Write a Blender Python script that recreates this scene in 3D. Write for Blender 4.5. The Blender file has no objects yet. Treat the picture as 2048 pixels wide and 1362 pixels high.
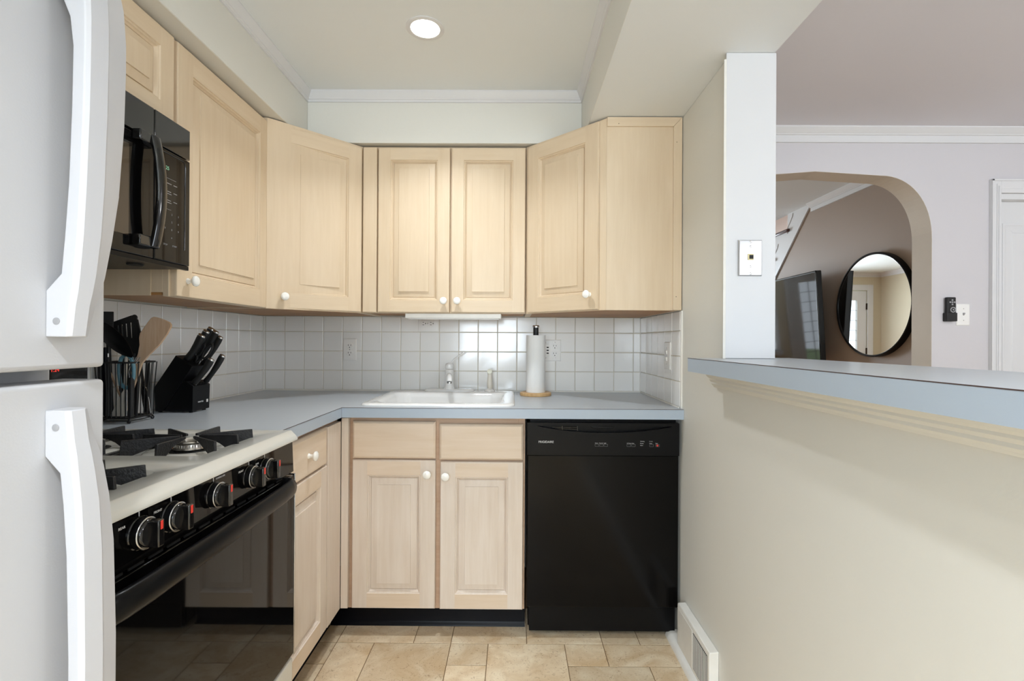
import bpy, math, random
from mathutils import Vector, Matrix
random.seed(7)
PI = math.pi
scn = bpy.context.scene
COL = scn.collection

# ---------------------------------------------------------------- camera, exposure, world, lights
cam_d = bpy.data.cameras.new('camera')
cam = bpy.data.objects.new('camera', cam_d)
COL.objects.link(cam)
cam_d.sensor_fit = 'HORIZONTAL'
cam_d.sensor_width = 36.0
cam_d.lens = 980.04 / 2048 * 36.0
cam_d.clip_start = 0.02
cam_d.clip_end = 100
_R = Vector((0.99997366, 0.00455434, 0.0056512))
_U = Vector((-0.005644, -0.00159382, 0.9999828))
_F = Vector((-0.00456327, 0.99998836, 0.00156807))
cam.matrix_world = Matrix(((_R.x, _U.x, -_F.x, 0.0), (_R.y, _U.y, -_F.y, -2.54677), (_R.z, _U.z, -_F.z, 1.17582), (0, 0, 0, 1)))
scn.camera = cam
scn.view_settings.view_transform = 'Standard'
scn.view_settings.look = 'None'
scn.view_settings.gamma = 1.0
scn.view_settings.use_curve_mapping = False
scn.view_settings.exposure = 0.27
scn.cycles.max_bounces = 10
scn.cycles.diffuse_bounces = 6
scn.cycles.glossy_bounces = 5
scn.cycles.transmission_bounces = 6
scn.cycles.caustics_reflective = False
scn.cycles.caustics_refractive = False
scn.cycles.sample_clamp_indirect = 6.0
scn.cycles.use_denoising = True

world = bpy.data.worlds.new('World')
scn.world = world
world.use_nodes = True
wn = world.node_tree.nodes
wbg = wn['Background']
wbg.inputs[0].default_value = (0.80, 0.90, 1.0, 1)
wbg.inputs[1].default_value = 2.2


def lamp(name, kind, loc, energy, size=0.1, size_y=None, color=(1, 1, 1), rot=(0, 0, 0), spread=None):
    d = bpy.data.lights.new(name, kind)
    d.energy = energy
    d.color = color
    if kind == 'AREA':
        d.shape = 'RECTANGLE' if size_y else 'DISK'
        d.size = size
        if size_y:
            d.size_y = size_y
        if spread:
            d.spread = spread
    elif kind in ('POINT', 'SPOT'):
        d.shadow_soft_size = size
    o = bpy.data.objects.new(name, d)
    o.location = loc
    o.rotation_euler = rot
    COL.objects.link(o)
    return o


WARM = (0.90, 0.95, 1.0)
DAY = (0.79, 0.90, 1.0)
# recessed ceiling lamps of the kitchen
CANS = [(-0.325, -0.795), (-0.05, -2.95), (-0.10, -4.2)]
for i, (x, y) in enumerate(CANS):
    lamp('recessed_lamp_light', 'AREA', (x, y, 2.283), (4.5, 19, 16)[i], 0.095, color=WARM, spread=math.radians(116))
# daylight through the windows behind the camera and of the dining and living room
lamp('daylight_kitchen_window', 'AREA', (-0.45, -5.06, 1.45), 64, 1.2, 1.2, DAY, (PI / 2, 0, 0))
lamp('daylight_dining_window', 'AREA', (2.4, -5.06, 1.45), 40, 2.0, 1.3, DAY, (PI / 2, 0, 0))
lamp('daylight_living_window', 'AREA', (0.95, 5.46, 1.45), 170, 1.2, 1.3, DAY, (-PI / 2, 0, 0))

lamp('added_dining_lamp_light', 'POINT', (2.35, -2.2, 2.02), 24, 0.11, color=(0.95, 0.97, 1.0))  # unseen lamp added in the dining room to brighten the left kitchen tiles

# ---------------------------------------------------------------- materials


def S(r, g, b):
    def f(c):
        c /= 255.0
        return c / 12.92 if c <= 0.04045 else ((c + 0.055) / 1.055) ** 2.4
    return (f(r), f(g), f(b), 1.0)


def mat(name, col, rough=0.5, metal=0.0, spec=0.5, coat=0.0, var=0.0, vscale=8.0, bump=0.0, bscale=60.0, rvar=0.0, emit=None, estr=0.0, trans=0.0, ior=1.5, island=0.0, coat_rough=0.05):
    m = bpy.data.materials.new(name)
    m.use_nodes = True
    n = m.node_tree.nodes
    l = m.node_tree.links
    b = n['Principled BSDF']
    b.inputs['Base Color'].default_value = col
    b.inputs['Roughness'].default_value = rough
    b.inputs['Metallic'].default_value = metal
    b.inputs['Specular IOR Level'].default_value = spec
    b.inputs['Coat Weight'].default_value = coat
    b.inputs['Coat Roughness'].default_value = coat_rough
    b.inputs['IOR'].default_value = ior
    b.inputs['Transmission Weight'].default_value = trans
    if emit:
        b.inputs['Emission Color'].default_value = emit
        b.inputs['Emission Strength'].default_value = estr
    tc = n.new('ShaderNodeTexCoord')
    if var or island:
        nz = n.new('ShaderNodeTexNoise')
        nz.inputs['Scale'].default_value = vscale
        nz.inputs['Detail'].default_value = 4
        l.new(tc.outputs['Object'], nz.inputs['Vector'])
        hs = n.new('ShaderNodeHueSaturation')
        hs.inputs['Color'].default_value = col
        mr = n.new('ShaderNodeMapRange')
        mr.inputs['To Min'].default_value = 1 - var
        mr.inputs['To Max'].default_value = 1 + var
        mr.inputs['From Min'].default_value = 0.25
        mr.inputs['From Max'].default_value = 0.75
        l.new(nz.outputs['Fac'], mr.inputs['Value'])
        out = mr.outputs['Result']
        if island:
            g = n.new('ShaderNodeNewGeometry')
            m2 = n.new('ShaderNodeMapRange')
            m2.inputs['To Min'].default_value = 1 - island
            m2.inputs['To Max'].default_value = 1 + island
            l.new(g.outputs['Random Per Island'], m2.inputs['Value'])
            mu = n.new('ShaderNodeMath')
            mu.operation = 'MULTIPLY'
            l.new(out, mu.inputs[0])
            l.new(m2.outputs['Result'], mu.inputs[1])
            out = mu.outputs[0]
        l.new(out, hs.inputs['Value'])
        l.new(hs.outputs['Color'], b.inputs['Base Color'])
    if rvar:
        nz3 = n.new('ShaderNodeTexNoise')
        nz3.inputs['Scale'].default_value = vscale
        l.new(tc.outputs['Object'], nz3.inputs['Vector'])
        m3 = n.new('ShaderNodeMapRange')
        m3.inputs['To Min'].default_value = max(0.02, rough - rvar)
        m3.inputs['To Max'].default_value = rough + rvar
        l.new(nz3.outputs['Fac'], m3.inputs['Value'])
        l.new(m3.outputs['Result'], b.inputs['Roughness'])
    if bump:
        nz2 = n.new('ShaderNodeTexNoise')
        nz2.inputs['Scale'].default_value = bscale
        nz2.inputs['Detail'].default_value = 3
        l.new(tc.outputs['Object'], nz2.inputs['Vector'])
        bp = n.new('ShaderNodeBump')
        bp.inputs['Strength'].default_value = bump
        bp.inputs['Distance'].default_value = 0.004
        l.new(nz2.outputs['Fac'], bp.inputs['Height'])
        l.new(bp.outputs['Normal'], b.inputs['Normal'])
    return m


def wood(name, light, dark, vertical=True, rough=0.46, scale=1.0, coat=0.05, blotch=0.5):
    m = bpy.data.materials.new(name)
    m.use_nodes = True
    n = m.node_tree.nodes
    l = m.node_tree.links
    b = n['Principled BSDF']
    b.inputs['Roughness'].default_value = rough
    b.inputs['Coat Weight'].default_value = coat
    b.inputs['Coat Roughness'].default_value = 0.2
    b.inputs['Specular IOR Level'].default_value = 0.35
    tc = n.new('ShaderNodeTexCoord')
    mp = n.new('ShaderNodeMapping')
    mp.inputs['Scale'].default_value = (26 * scale, 26 * scale, 1.6 * scale) if vertical else (1.6 * scale, 1.6 * scale, 26 * scale)
    l.new(tc.outputs['Object'], mp.inputs['Vector'])
    n1 = n.new('ShaderNodeTexNoise')
    n1.inputs['Scale'].default_value = 2.2
    n1.inputs['Detail'].default_value = 6
    n1.inputs['Roughness'].default_value = 0.65
    n1.inputs['Distortion'].default_value = 0.4
    l.new(mp.outputs['Vector'], n1.inputs['Vector'])
    mp2 = n.new('ShaderNodeMapping')
    mp2.inputs['Scale'].default_value = (6, 6, 2) if vertical else (2, 2, 6)
    l.new(tc.outputs['Object'], mp2.inputs['Vector'])
    n2 = n.new('ShaderNodeTexNoise')
    n2.inputs['Scale'].default_value = 1.3
    n2.inputs['Detail'].default_value = 3
    l.new(mp2.outputs['Vector'], n2.inputs['Vector'])
    ad = n.new('ShaderNodeMix')
    ad.data_type = 'FLOAT'
    ad.inputs[0].default_value = blotch
    l.new(n1.outputs['Fac'], ad.inputs[2])
    l.new(n2.outputs['Fac'], ad.inputs[3])
    cr = n.new('ShaderNodeValToRGB')
    cr.color_ramp.elements[0].position = 0.30
    cr.color_ramp.elements[0].color = dark
    cr.color_ramp.elements[1].position = 0.68
    cr.color_ramp.elements[1].color = light
    l.new(ad.outputs[0], cr.inputs['Fac'])
    l.new(cr.outputs['Color'], b.inputs['Base Color'])
    bp = n.new('ShaderNodeBump')
    bp.inputs['Strength'].default_value = 0.06
    bp.inputs['Distance'].default_value = 0.002
    l.new(n1.outputs['Fac'], bp.inputs['Height'])
    l.new(bp.outputs['Normal'], b.inputs['Normal'])
    return m


M = {}
M['cream'] = mat('cream_wall_paint', S(218, 217, 210), 0.55, var=0.02, vscale=1.5, bump=0.12, bscale=45)
M['ceil'] = mat('white_ceiling_paint', S(225, 228, 228), 0.7, var=0.01, vscale=1.2, bump=0.05, bscale=60)
M['trim'] = mat('white_trim_paint', S(216, 216, 217), 0.38, var=0.01, vscale=3)
M['board'] = mat('white_pillar_paint', S(202, 202, 203), 0.4, var=0.01, vscale=3)
M['trimold'] = mat('chipped_white_paint', S(232, 230, 224), 0.4, var=0.05, vscale=14, bump=0.15)
M['dceil'] = mat('grey_lavender_ceiling_paint', S(218, 216, 221), 0.7, var=0.02, vscale=0.8)
M['dining'] = mat('pale_lavender_wall_paint', S(202, 199, 202), 0.6, var=0.015, vscale=1.5, bump=0.08)
M['archm'] = mat('beige_arch_paint', S(196, 184, 168), 0.6, var=0.04, vscale=6, bump=0.1)
M['brown'] = mat('taupe_brown_wall_paint', S(150, 130, 113), 0.55, var=0.02, vscale=2)
M['tan'] = mat('tan_wall_paint', S(205, 194, 170), 0.6, var=0.02, vscale=2)
M['pink'] = mat('blush_stairwell_paint', S(228, 214, 205), 0.6)
M['wood'] = wood('pickled_maple_vertical', S(220, 201, 174), S(209, 187, 157))
M['woodh'] = wood('pickled_maple_horizontal', S(220, 201, 174), S(209, 187, 157), False)
M['woodb'] = wood('pale_maple_vertical', S(228, 217, 206), S(212, 196, 180))  # paler tone of the maple above, for the base cabinets
M['woodbh'] = wood('pale_maple_horizontal', S(228, 211, 193), S(214, 193, 168), False)
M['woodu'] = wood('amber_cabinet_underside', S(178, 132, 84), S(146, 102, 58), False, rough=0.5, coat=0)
M['woodf'] = wood('brownish_face_frame', S(204, 176, 152), S(178, 146, 120), False)
M['lam'] = mat('blue_grey_laminate', S(178, 185, 192), 0.30)
M['lamedge'] = mat('blue_grey_laminate_edge', S(170, 183, 197), 0.34)
M['seam'] = mat('dark_laminate_seam', S(70, 52, 50), 0.5)
M['tile'] = mat('white_glazed_tile', S(238, 238, 236), 0.14, coat=0.2, var=0.012, vscale=3, bump=0.02, bscale=5, island=0.012)
M['grout'] = mat('pale_grout', S(205, 198, 182), 0.8, var=0.05, vscale=14)
M['black'] = mat('black_gloss_enamel', S(16, 15, 15), 0.08, spec=0.5, coat=0.4)
M['glassblk'] = mat('black_oven_glass', S(9, 8, 8), 0.035, spec=0.30, coat=0.0, bump=0.012, bscale=5, coat_rough=0.02)
M['blacks'] = mat('black_satin_plastic', S(15, 15, 16), 0.28, spec=0.15)
M['dwdoor'] = mat('black_dishwasher_panel', S(10, 9, 9), 0.13, spec=0.15, var=0.1, vscale=3)
M['blackm'] = mat('black_matte_plastic', S(20, 20, 20), 0.55)
M['iron'] = mat('cast_iron_grate', S(34, 34, 36), 0.42, metal=0.2, var=0.3, vscale=60, bump=0.4, bscale=200)
M['vinyl'] = mat('black_vinyl_cove_base', S(9, 10, 16), 0.3, spec=0.12)
M['enamel'] = mat('bisque_enamel', S(206, 204, 196), 0.15, coat=0.3)
M['sinkm'] = mat('white_porcelain', S(230, 230, 229), 0.08, coat=0.4)
M['fridge'] = mat('white_appliance_paint', S(192, 193, 196), 0.42, bump=0.04, bscale=400)
M['fhandle'] = mat('white_handle_plastic', S(192, 193, 197), 0.38)
M['grey'] = mat('grey_plastic', S(150, 150, 152), 0.5)
M['knob'] = mat('white_ceramic', S(246, 245, 240), 0.12, coat=0.5)
M['plate'] = mat('white_outlet_plastic', S(236, 235, 232), 0.3)
M['dark'] = mat('dark_slot', S(12, 11, 11), 0.7)
M['steel'] = mat('brushed_steel', S(205, 205, 205), 0.22, metal=1.0, rvar=0.08, vscale=30)
M['alum'] = mat('burner_aluminium', S(200, 196, 190), 0.3, metal=1.0, var=0.15, vscale=60)
M['paper'] = mat('white_paper_towel', S(228, 228, 226), 0.9, bump=0.25, bscale=120)
M['bamboo'] = wood('bamboo_base', S(214, 180, 130), S(176, 132, 82), True, coat=0.1)
M['spat'] = wood('beech_spatula', S(222, 200, 174), S(188, 146, 108), True, rough=0.5, coat=0, scale=2.5)
M['teal'] = mat('teal_plastic', S(98, 142, 158), 0.35)
M['creamp'] = mat('cream_silicone', S(222, 216, 204), 0.45)
M['white'] = mat('white_print', S(225, 225, 225), 0.6)
M['red'] = mat('red_mark', S(215, 50, 38), 0.5)
M['redled'] = mat('red_led_digits', S(160, 10, 8), 0.5, emit=(1, 0.05, 0.03, 1), estr=0.9)
M['grnled'] = mat('green_display_digits', S(90, 140, 110), 0.5, emit=(0.35, 0.8, 0.5, 1), estr=0.35)
M['lamp'] = mat('lit_lamp_lens', S(255, 250, 240), 0.5, emit=(1, 0.95, 0.86, 1), estr=14.0)
M['mirror'] = mat('silvered_mirror', (0.92, 0.93, 0.93, 1), 0.005, metal=1.0)
M['steelp'] = mat('worn_steel_plate', S(214, 214, 216), 0.36, metal=0.85, rvar=0.1, vscale=20)
M['screen'] = mat('glossy_tv_screen', S(24, 22, 21), 0.04, spec=0.8)
M['brass'] = mat('brass_contact', S(190, 160, 80), 0.3, metal=0.6)
M['walnut'] = wood('dark_stair_tread', S(92, 50, 38), S(50, 24, 20), False, coat=0.4)
M['rubber'] = mat('black_rubber', S(15, 15, 15), 0.8)
M['bronze'] = mat('bronze_hinge', S(60, 48, 38), 0.4, metal=0.8)
M['rust'] = mat('burnt_on_stain', S(150, 92, 30), 0.6, var=0.3, vscale=60)
M['leaf'] = mat('green_leaves', S(70, 110, 45), 0.6, var=0.3, vscale=4)
M['lawn'] = mat('front_lawn', S(120, 140, 90), 0.9, var=0.2, vscale=2)


def glass_mat():
    m = bpy.data.materials.new('window_glass')
    m.use_nodes = True
    n = m.node_tree.nodes
    l = m.node_tree.links
    n.remove(n['Principled BSDF'])
    t = n.new('ShaderNodeBsdfTransparent')
    g = n.new('ShaderNodeBsdfGlossy')
    g.inputs['Roughness'].default_value = 0.02
    x = n.new('ShaderNodeMixShader')
    x.inputs[0].default_value = 0.08
    l.new(t.outputs[0], x.inputs[1])
    l.new(g.outputs[0], x.inputs[2])
    l.new(x.outputs[0], n['Material Output'].inputs[0])
    return m


M['glass'] = glass_mat()


def travertine():
    m = bpy.data.materials.new('travertine_look_vinyl')
    m.use_nodes = True
    n = m.node_tree.nodes
    l = m.node_tree.links
    b = n['Principled BSDF']
    b.inputs['Roughness'].default_value = 0.38
    tc = n.new('ShaderNodeTexCoord')
    g = n.new('ShaderNodeNewGeometry')
    off = n.new('ShaderNodeVectorMath')
    off.operation = 'ADD'
    sc = n.new('ShaderNodeVectorMath')
    sc.operation = 'SCALE'
    cmb = n.new('ShaderNodeCombineXYZ')
    l.new(g.outputs['Random Per Island'], cmb.inputs[0])
    l.new(g.outputs['Random Per Island'], cmb.inputs[2])
    l.new(cmb.outputs[0], sc.inputs[0])
    sc.inputs['Scale'].default_value = 40
    l.new(tc.outputs['Object'], off.inputs[0])
    l.new(sc.outputs[0], off.inputs[1])
    n1 = n.new('ShaderNodeTexNoise')
    n1.inputs['Scale'].default_value = 7
    n1.inputs['Detail'].default_value = 8
    n1.inputs['Roughness'].default_value = 0.62
    n1.inputs['Distortion'].default_value = 1.0
    l.new(off.outputs[0], n1.inputs['Vector'])
    cr = n.new('ShaderNodeValToRGB')
    e = cr.color_ramp.elements
    e[0].position = 0.32
    e[0].color = S(206, 178, 140)
    e[1].position = 0.68
    e[1].color = S(238, 222, 194)
    l.new(n1.outputs['Fac'], cr.inputs['Fac'])
    n2 = n.new('ShaderNodeTexNoise')
    n2.inputs['Scale'].default_value = 75
    n2.inputs['Detail'].default_value = 5
    n2.inputs['Distortion'].default_value = 2.0
    l.new(off.outputs[0], n2.inputs['Vector'])
    c2 = n.new('ShaderNodeValToRGB')
    c2.color_ramp.elements[0].position = 0.30
    c2.color_ramp.elements[0].color = (0.42, 0.30, 0.20, 1)
    c2.color_ramp.elements[1].position = 0.42
    c2.color_ramp.elements[1].color = (1, 1, 1, 1)
    l.new(n2.outputs['Fac'], c2.inputs['Fac'])
    mx = n.new('ShaderNodeMix')
    mx.data_type = 'RGBA'
    mx.blend_type = 'MULTIPLY'
    mx.inputs[0].default_value = 0.6
    l.new(cr.outputs['Color'], mx.inputs[6])
    l.new(c2.outputs['Color'], mx.inputs[7])
    hs = n.new('ShaderNodeHueSaturation')
    mr = n.new('ShaderNodeMapRange')
    mr.inputs['To Min'].default_value = 0.82
    mr.inputs['To Max'].default_value = 1.04
    l.new(g.outputs['Random Per Island'], mr.inputs['Value'])
    l.new(mr.outputs['Result'], hs.inputs['Value'])
    l.new(mx.outputs[2], hs.inputs['Color'])
    l.new(hs.outputs['Color'], b.inputs['Base Color'])
    bp = n.new('ShaderNodeBump')
    bp.inputs['Strength'].default_value = 0.08
    bp.inputs['Distance'].default_value = 0.002
    l.new(n2.outputs['Fac'], bp.inputs['Height'])
    l.new(bp.outputs['Normal'], b.inputs['Normal'])
    return m


M['trav'] = travertine()
M['fgrout'] = mat('brown_floor_joint', S(120, 96, 66), 0.7)

# ---------------------------------------------------------------- mesh builder


class B:
    def __init__(s):
        s.v = []
        s.f = []
        s.m = []

    def add(s, vs, fs, mi=0):
        o = len(s.v)
        s.v += [tuple(p) for p in vs]
        for f in fs:
            s.f.append([i + o for i in f])
            s.m.append(mi)
        return s

    def box(s, x0, x1, y0, y1, z0, z1, mi=0):
        x0, x1 = min(x0, x1), max(x0, x1)
        y0, y1 = min(y0, y1), max(y0, y1)
        z0, z1 = min(z0, z1), max(z0, z1)
        v = [(x0, y0, z0), (x1, y0, z0), (x1, y1, z0), (x0, y1, z0), (x0, y0, z1), (x1, y0, z1), (x1, y1, z1), (x0, y1, z1)]
        return s.add(v, [(0, 3, 2, 1), (4, 5, 6, 7), (0, 1, 5, 4), (1, 2, 6, 5), (2, 3, 7, 6), (3, 0, 4, 7)], mi)

    def prism(s, poly, axis, a, b, mi=0):
        # polygon in the two other axes (order: X->(y,z), Y->(x,z), Z->(x,y)), extruded from a to b
        def P(p, t):
            return {'X': (t, p[0], p[1]), 'Y': (p[0], t, p[1]), 'Z': (p[0], p[1], t)}[axis]
        n = len(poly)
        ar = sum(poly[i][0] * poly[(i + 1) % n][1] - poly[(i + 1) % n][0] * poly[i][1] for i in range(n))
        if (ar > 0) == (axis == 'Y'):
            poly = poly[::-1]
        if a > b:
            a, b = b, a
        vs = [P(p, a) for p in poly] + [P(p, b) for p in poly]
        fs = [tuple(range(n))[::-1], tuple(range(n, 2 * n))]
        for i in range(n):
            j = (i + 1) % n
            fs.append((i, j, n + j, n + i))
        return s.add(vs, fs, mi)

    def tube(s, path, r, n=8, mi=0, closed=False, caps=True, flat=1.0):
        P = [Vector(p) for p in path]
        k = len(P)
        rr = r if isinstance(r, (list, tuple)) else [r] * k
        prev = None
        rings = []
        for i in range(k):
            if closed:
                t = (P[(i + 1) % k] - P[i - 1]).normalized()
            else:
                t = (P[min(i + 1, k - 1)] - P[max(i - 1, 0)]).normalized()
            if prev is None:
                a = Vector((0, 0, 1)) if abs(t.z) < 0.9 else Vector((0, 1, 0))
                u = t.cross(a).normalized()
            else:
                u = (prev - t * prev.dot(t)).normalized()
            prev = u
            w = t.cross(u)
            rings.append([P[i] + (u * math.cos(2 * PI * j / n) + w * math.sin(2 * PI * j / n) * flat) * rr[i] for j in range(n)])
        vs = [p for g in rings for p in g]
        fs = []
        for i in range(k if closed else k - 1):
            i2 = (i + 1) % k
            for j in range(n):
                j2 = (j + 1) % n
                fs.append((i * n + j, i * n + j2, i2 * n + j2, i2 * n + j))
        if caps and not closed:
            fs.append(tuple(range(n))[::-1])
            fs.append(tuple(range((k - 1) * n, k * n)))
        return s.add(vs, fs, mi)

    def lathe(s, prof, c, axis=(0, 0, 1), n=24, mi=0):
        # prof: list of (radius, height) along the axis from c
        ax = Vector(axis).normalized()
        a = Vector((0, 0, 1)) if abs(ax.z) < 0.9 else Vector((1, 0, 0))
        u = ax.cross(a).normalized()
        w = ax.cross(u)
        c = Vector(c)
        vs = []
        fs = []
        for (r, h) in prof:
            for j in range(n):
                vs.append(c + ax * h + (u * math.cos(2 * PI * j / n) + w * math.sin(2 * PI * j / n)) * max(r, 1e-5))
        k = len(prof)
        for i in range(k - 1):
            for j in range(n):
                j2 = (j + 1) % n
                fs.append((i * n + j, i * n + j2, (i + 1) * n + j2, (i + 1) * n + j))
        fs.append(tuple(range(n))[::-1])
        fs.append(tuple(range((k - 1) * n, k * n)))
        return s.add(vs, fs, mi)

    def rings(s, loops, mi=0, capb=False, capt=True):
        n = len(loops[0])
        vs = [p for g in loops for p in g]
        fs = []
        for i in range(len(loops) - 1):
            for j in range(n):
                j2 = (j + 1) % n
                fs.append((i * n + j, i * n + j2, (i + 1) * n + j2, (i + 1) * n + j))
        if capb:
            fs.append(tuple(range(n))[::-1])
        if capt:
            k = len(loops)
            fs.append(tuple(range((k - 1) * n, k * n)))
        return s.add(vs, fs, mi)

    def xf(s, mtx, start=0):
        for i in range(start, len(s.v)):
            s.v[i] = tuple(mtx @ Vector(s.v[i]))
        return s


WLOC = {}


def tagset(o, label=None, cat=None, group=None, kind=None):
    if label:
        o['label'] = label
    if cat:
        o['category'] = cat
    if group:
        o['group'] = group
    if kind:
        o['kind'] = kind
    return o


def obj(name, b, mats, parent=None, bevel=0.0, smooth=30, seg=2, base=None):
    me = bpy.data.meshes.new(name)
    L = Vector(WLOC.get(parent.name, (0, 0, 0))) if parent is not None else Vector(base or (0, 0, 0))
    me.from_pydata([tuple(Vector(p) - L) for p in b.v], [], b.f)
    if not isinstance(mats, (list, tuple)):
        mats = [mats]
    for m in mats:
        me.materials.append(m)
    for i, p in enumerate(me.polygons):
        p.material_index = b.m[i]
    import bmesh
    bm = bmesh.new()
    bm.from_mesh(me)
    bmesh.ops.recalc_face_normals(bm, faces=bm.faces)
    bm.to_mesh(me)
    bm.free()
    if smooth:
        for p in me.polygons:
            p.use_smooth = True
        me.set_sharp_from_angle(angle=math.radians(smooth))
    me.update()
    o = bpy.data.objects.new(name, me)
    COL.objects.link(o)
    if parent is not None:
        o.parent = parent
        WLOC[o.name] = tuple(L)
    else:
        o.location = L
        WLOC[o.name] = tuple(L)
    if bevel:
        bv = o.modifiers.new('bevel', 'BEVEL')
        bv.width = bevel
        bv.segments = seg
        bv.limit_method = 'ANGLE'
        bv.angle_limit = math.radians(40)
    return o


def thing(name, label, cat, loc, group=None):
    o = bpy.data.objects.new(name, None)
    o.empty_display_size = 0.05
    COL.objects.link(o)
    o.location = loc
    WLOC[o.name] = tuple(loc)
    return tagset(o, label, cat, group)


def solo(name, b, mats, label, cat, base, group=None, **k):
    return tagset(obj(name, b, mats, None, base=base, **k), label, cat, group)


def struct(name, b, mats, **k):
    o = obj(name, b, mats, None, **k)
    o['kind'] = 'structure'
    return o


def text(name, body, size, origin, xdir, ydir, m, parent, ext=0.0002, align='LEFT'):
    cu = bpy.data.curves.new(name, 'FONT')
    cu.body = body
    cu.size = size
    cu.extrude = ext
    cu.align_x = align
    cu.materials.append(m)
    o = bpy.data.objects.new(name, cu)
    COL.objects.link(o)
    x = Vector(xdir).normalized()
    y = Vector(ydir).normalized()
    z = x.cross(y)
    L = Vector(WLOC.get(parent.name, (0, 0, 0))) if parent is not None else Vector((0, 0, 0))
    p = Vector(origin) - L
    mt = Matrix(((x.x, y.x, z.x, p.x), (x.y, y.y, z.y, p.y), (x.z, y.z, z.z, p.z), (0, 0, 0, 1)))
    dg = bpy.context.evaluated_depsgraph_get()
    me = bpy.data.meshes.new_from_object(o.evaluated_get(dg))
    bpy.data.objects.remove(o)
    me.transform(mt)
    me.materials.clear()
    me.materials.append(m)
    o = bpy.data.objects.new(name, me)
    COL.objects.link(o)
    o.parent = parent
    WLOC[o.name] = tuple(L)
    return o


class Fr:
    """a local frame on a face: origin O, u along the face, v up, n outwards"""

    def __init__(s, O, u, n):
        s.O = Vector(O)
        s.u = Vector(u).normalized()
        s.n = Vector(n).normalized()
        s.v = Vector((0, 0, 1))

    def __call__(s, a, b, c):
        return s.O + s.u * a + s.v * b + s.n * c


def rect(fr, w, h, i, d):
    return [fr(i, i, d), fr(w - i, i, d), fr(w - i, h - i, d), fr(i, h - i, d)]


def panel_door(fr, w, h, f=0.058, t=0.019):
    """raised panel door: 0 vertical grain, 1 horizontal grain"""
    b = B()
    b.rings([rect(fr, w, h, 0, 0), rect(fr, w, h, 0, t - 0.005), rect(fr, w, h, 0.002, t - 0.001), rect(fr, w, h, 0.005, t)], 0, True, False)
    e = 0.005
    # stiles and rails of the flat frame
    def q(a0, a1, b0, b1, mi):
        b.add([fr(a0, b0, t), fr(a1, b0, t), fr(a1, b1, t), fr(a0, b1, t)], [(0, 1, 2, 3)], mi)
    q(e, f, e, h - e, 0)
    q(w - f, w - e, e, h - e, 0)
    q(f, w - f, e, f, 1)
    q(f, w - f, h - f, h - e, 1)
    L = [(f, t), (f + 0.0008, t - 0.0026), (f + 0.0022, t - 0.0042), (f + 0.0045, t - 0.0036), (f + 0.0062, t - 0.0048), (f + 0.0068, t - 0.0074), (f + 0.0090, t - 0.0100), (f + 0.0118, t - 0.0122), (f + 0.0124, t - 0.0150), (f + 0.0142, t - 0.0150), (f + 0.0146, t - 0.0112)]
    L += [(f + 0.0385, t - 0.0046), (f + 0.0392, t - 0.0012)]
    b.rings([rect(fr, w, h, i, d) for i, d in L], 0, False, True)
    return b


def slab_front(fr, w, h, t=0.019):
    b = B()
    b.rings([rect(fr, w, h, i, d) for i, d in [(0, 0), (0, t - 0.008), (0.0025, t - 0.004), (0.006, t - 0.002), (0.009, t)]], 0, True, True)
    return b


def put_knob(fr, a, bb, parent, t=0.019):
    b = B()
    b.lathe([(0.0092, 0), (0.009, 0.002), (0.0062, 0.006), (0.0058, 0.012), (0.009, 0.017), (0.0152, 0.020), (0.0165, 0.024), (0.0155, 0.0275), (0.011, 0.030), (0.004, 0.0312)], fr(a, bb, t), fr.n, 28)
    return obj('knob', b, M['knob'], parent, smooth=60)


def rrect(cx, cy, w, h, r, n=5):
    pts = []
    for k, (sx, sy) in enumerate([(1, 1), (-1, 1), (-1, -1), (1, -1)]):
        ox, oy = cx + sx * (w / 2 - r), cy + sy * (h / 2 - r)
        for i in range(n + 1):
            a = PI / 2 * k + PI / 2 * i / n
            pts.append((ox + r * math.cos(a), oy + r * math.sin(a)))
    return pts


# ================================================================ room shell
ZC = 2.295      # kitchen ceiling
ZS = 2.067      # underside of soffits
XW = 0.662      # kitchen face of the right-hand wall
XP = 0.796      # dining face of it
YB = -5.0       # back of the house

# floor: brown joint slab and individual vinyl tiles in one mesh
fl = B()
fl.box(-1.45, 4.4, YB - 0.15, 0.0, -0.1, -0.0012, 1)
fl.box(-1.45, 4.4, 0.0, 5.55, -0.1, -0.0012, 1)
XG = [-1.43 + 0.1487 * i for i in range(0, 45)]


def ftile(x0, x1, y0, y1):
    g = 0.0014
    fl.rings([[(x0 + g, y0 + g, -0.002), (x1 - g, y0 + g, -0.002), (x1 - g, y1 - g, -0.002), (x0 + g, y1 - g, -0.002)],
              [(x0 + g, y0 + g, -0.0006), (x1 - g, y0 + g, -0.0006), (x1 - g, y1 - g, -0.0006), (x0 + g, y1 - g, -0.0006)],
              [(x0 + g + 0.001, y0 + g + 0.001, 0), (x1 - g - 0.001, y0 + g + 0.001, 0), (x1 - g - 0.001, y1 - g - 0.001, 0), (x0 + g + 0.001, y1 - g - 0.001, 0)]], 0)


X = [-0.985, -0.835, -0.685, -0.5375, -0.386, -0.240, -0.0945, 0.0555, 0.2015, 0.351, 0.4965, 0.645, 0.795]
Y0, Y1, Y2, Y3, Y4 = -0.385, -0.640, -0.768, -0.896, -1.024
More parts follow.
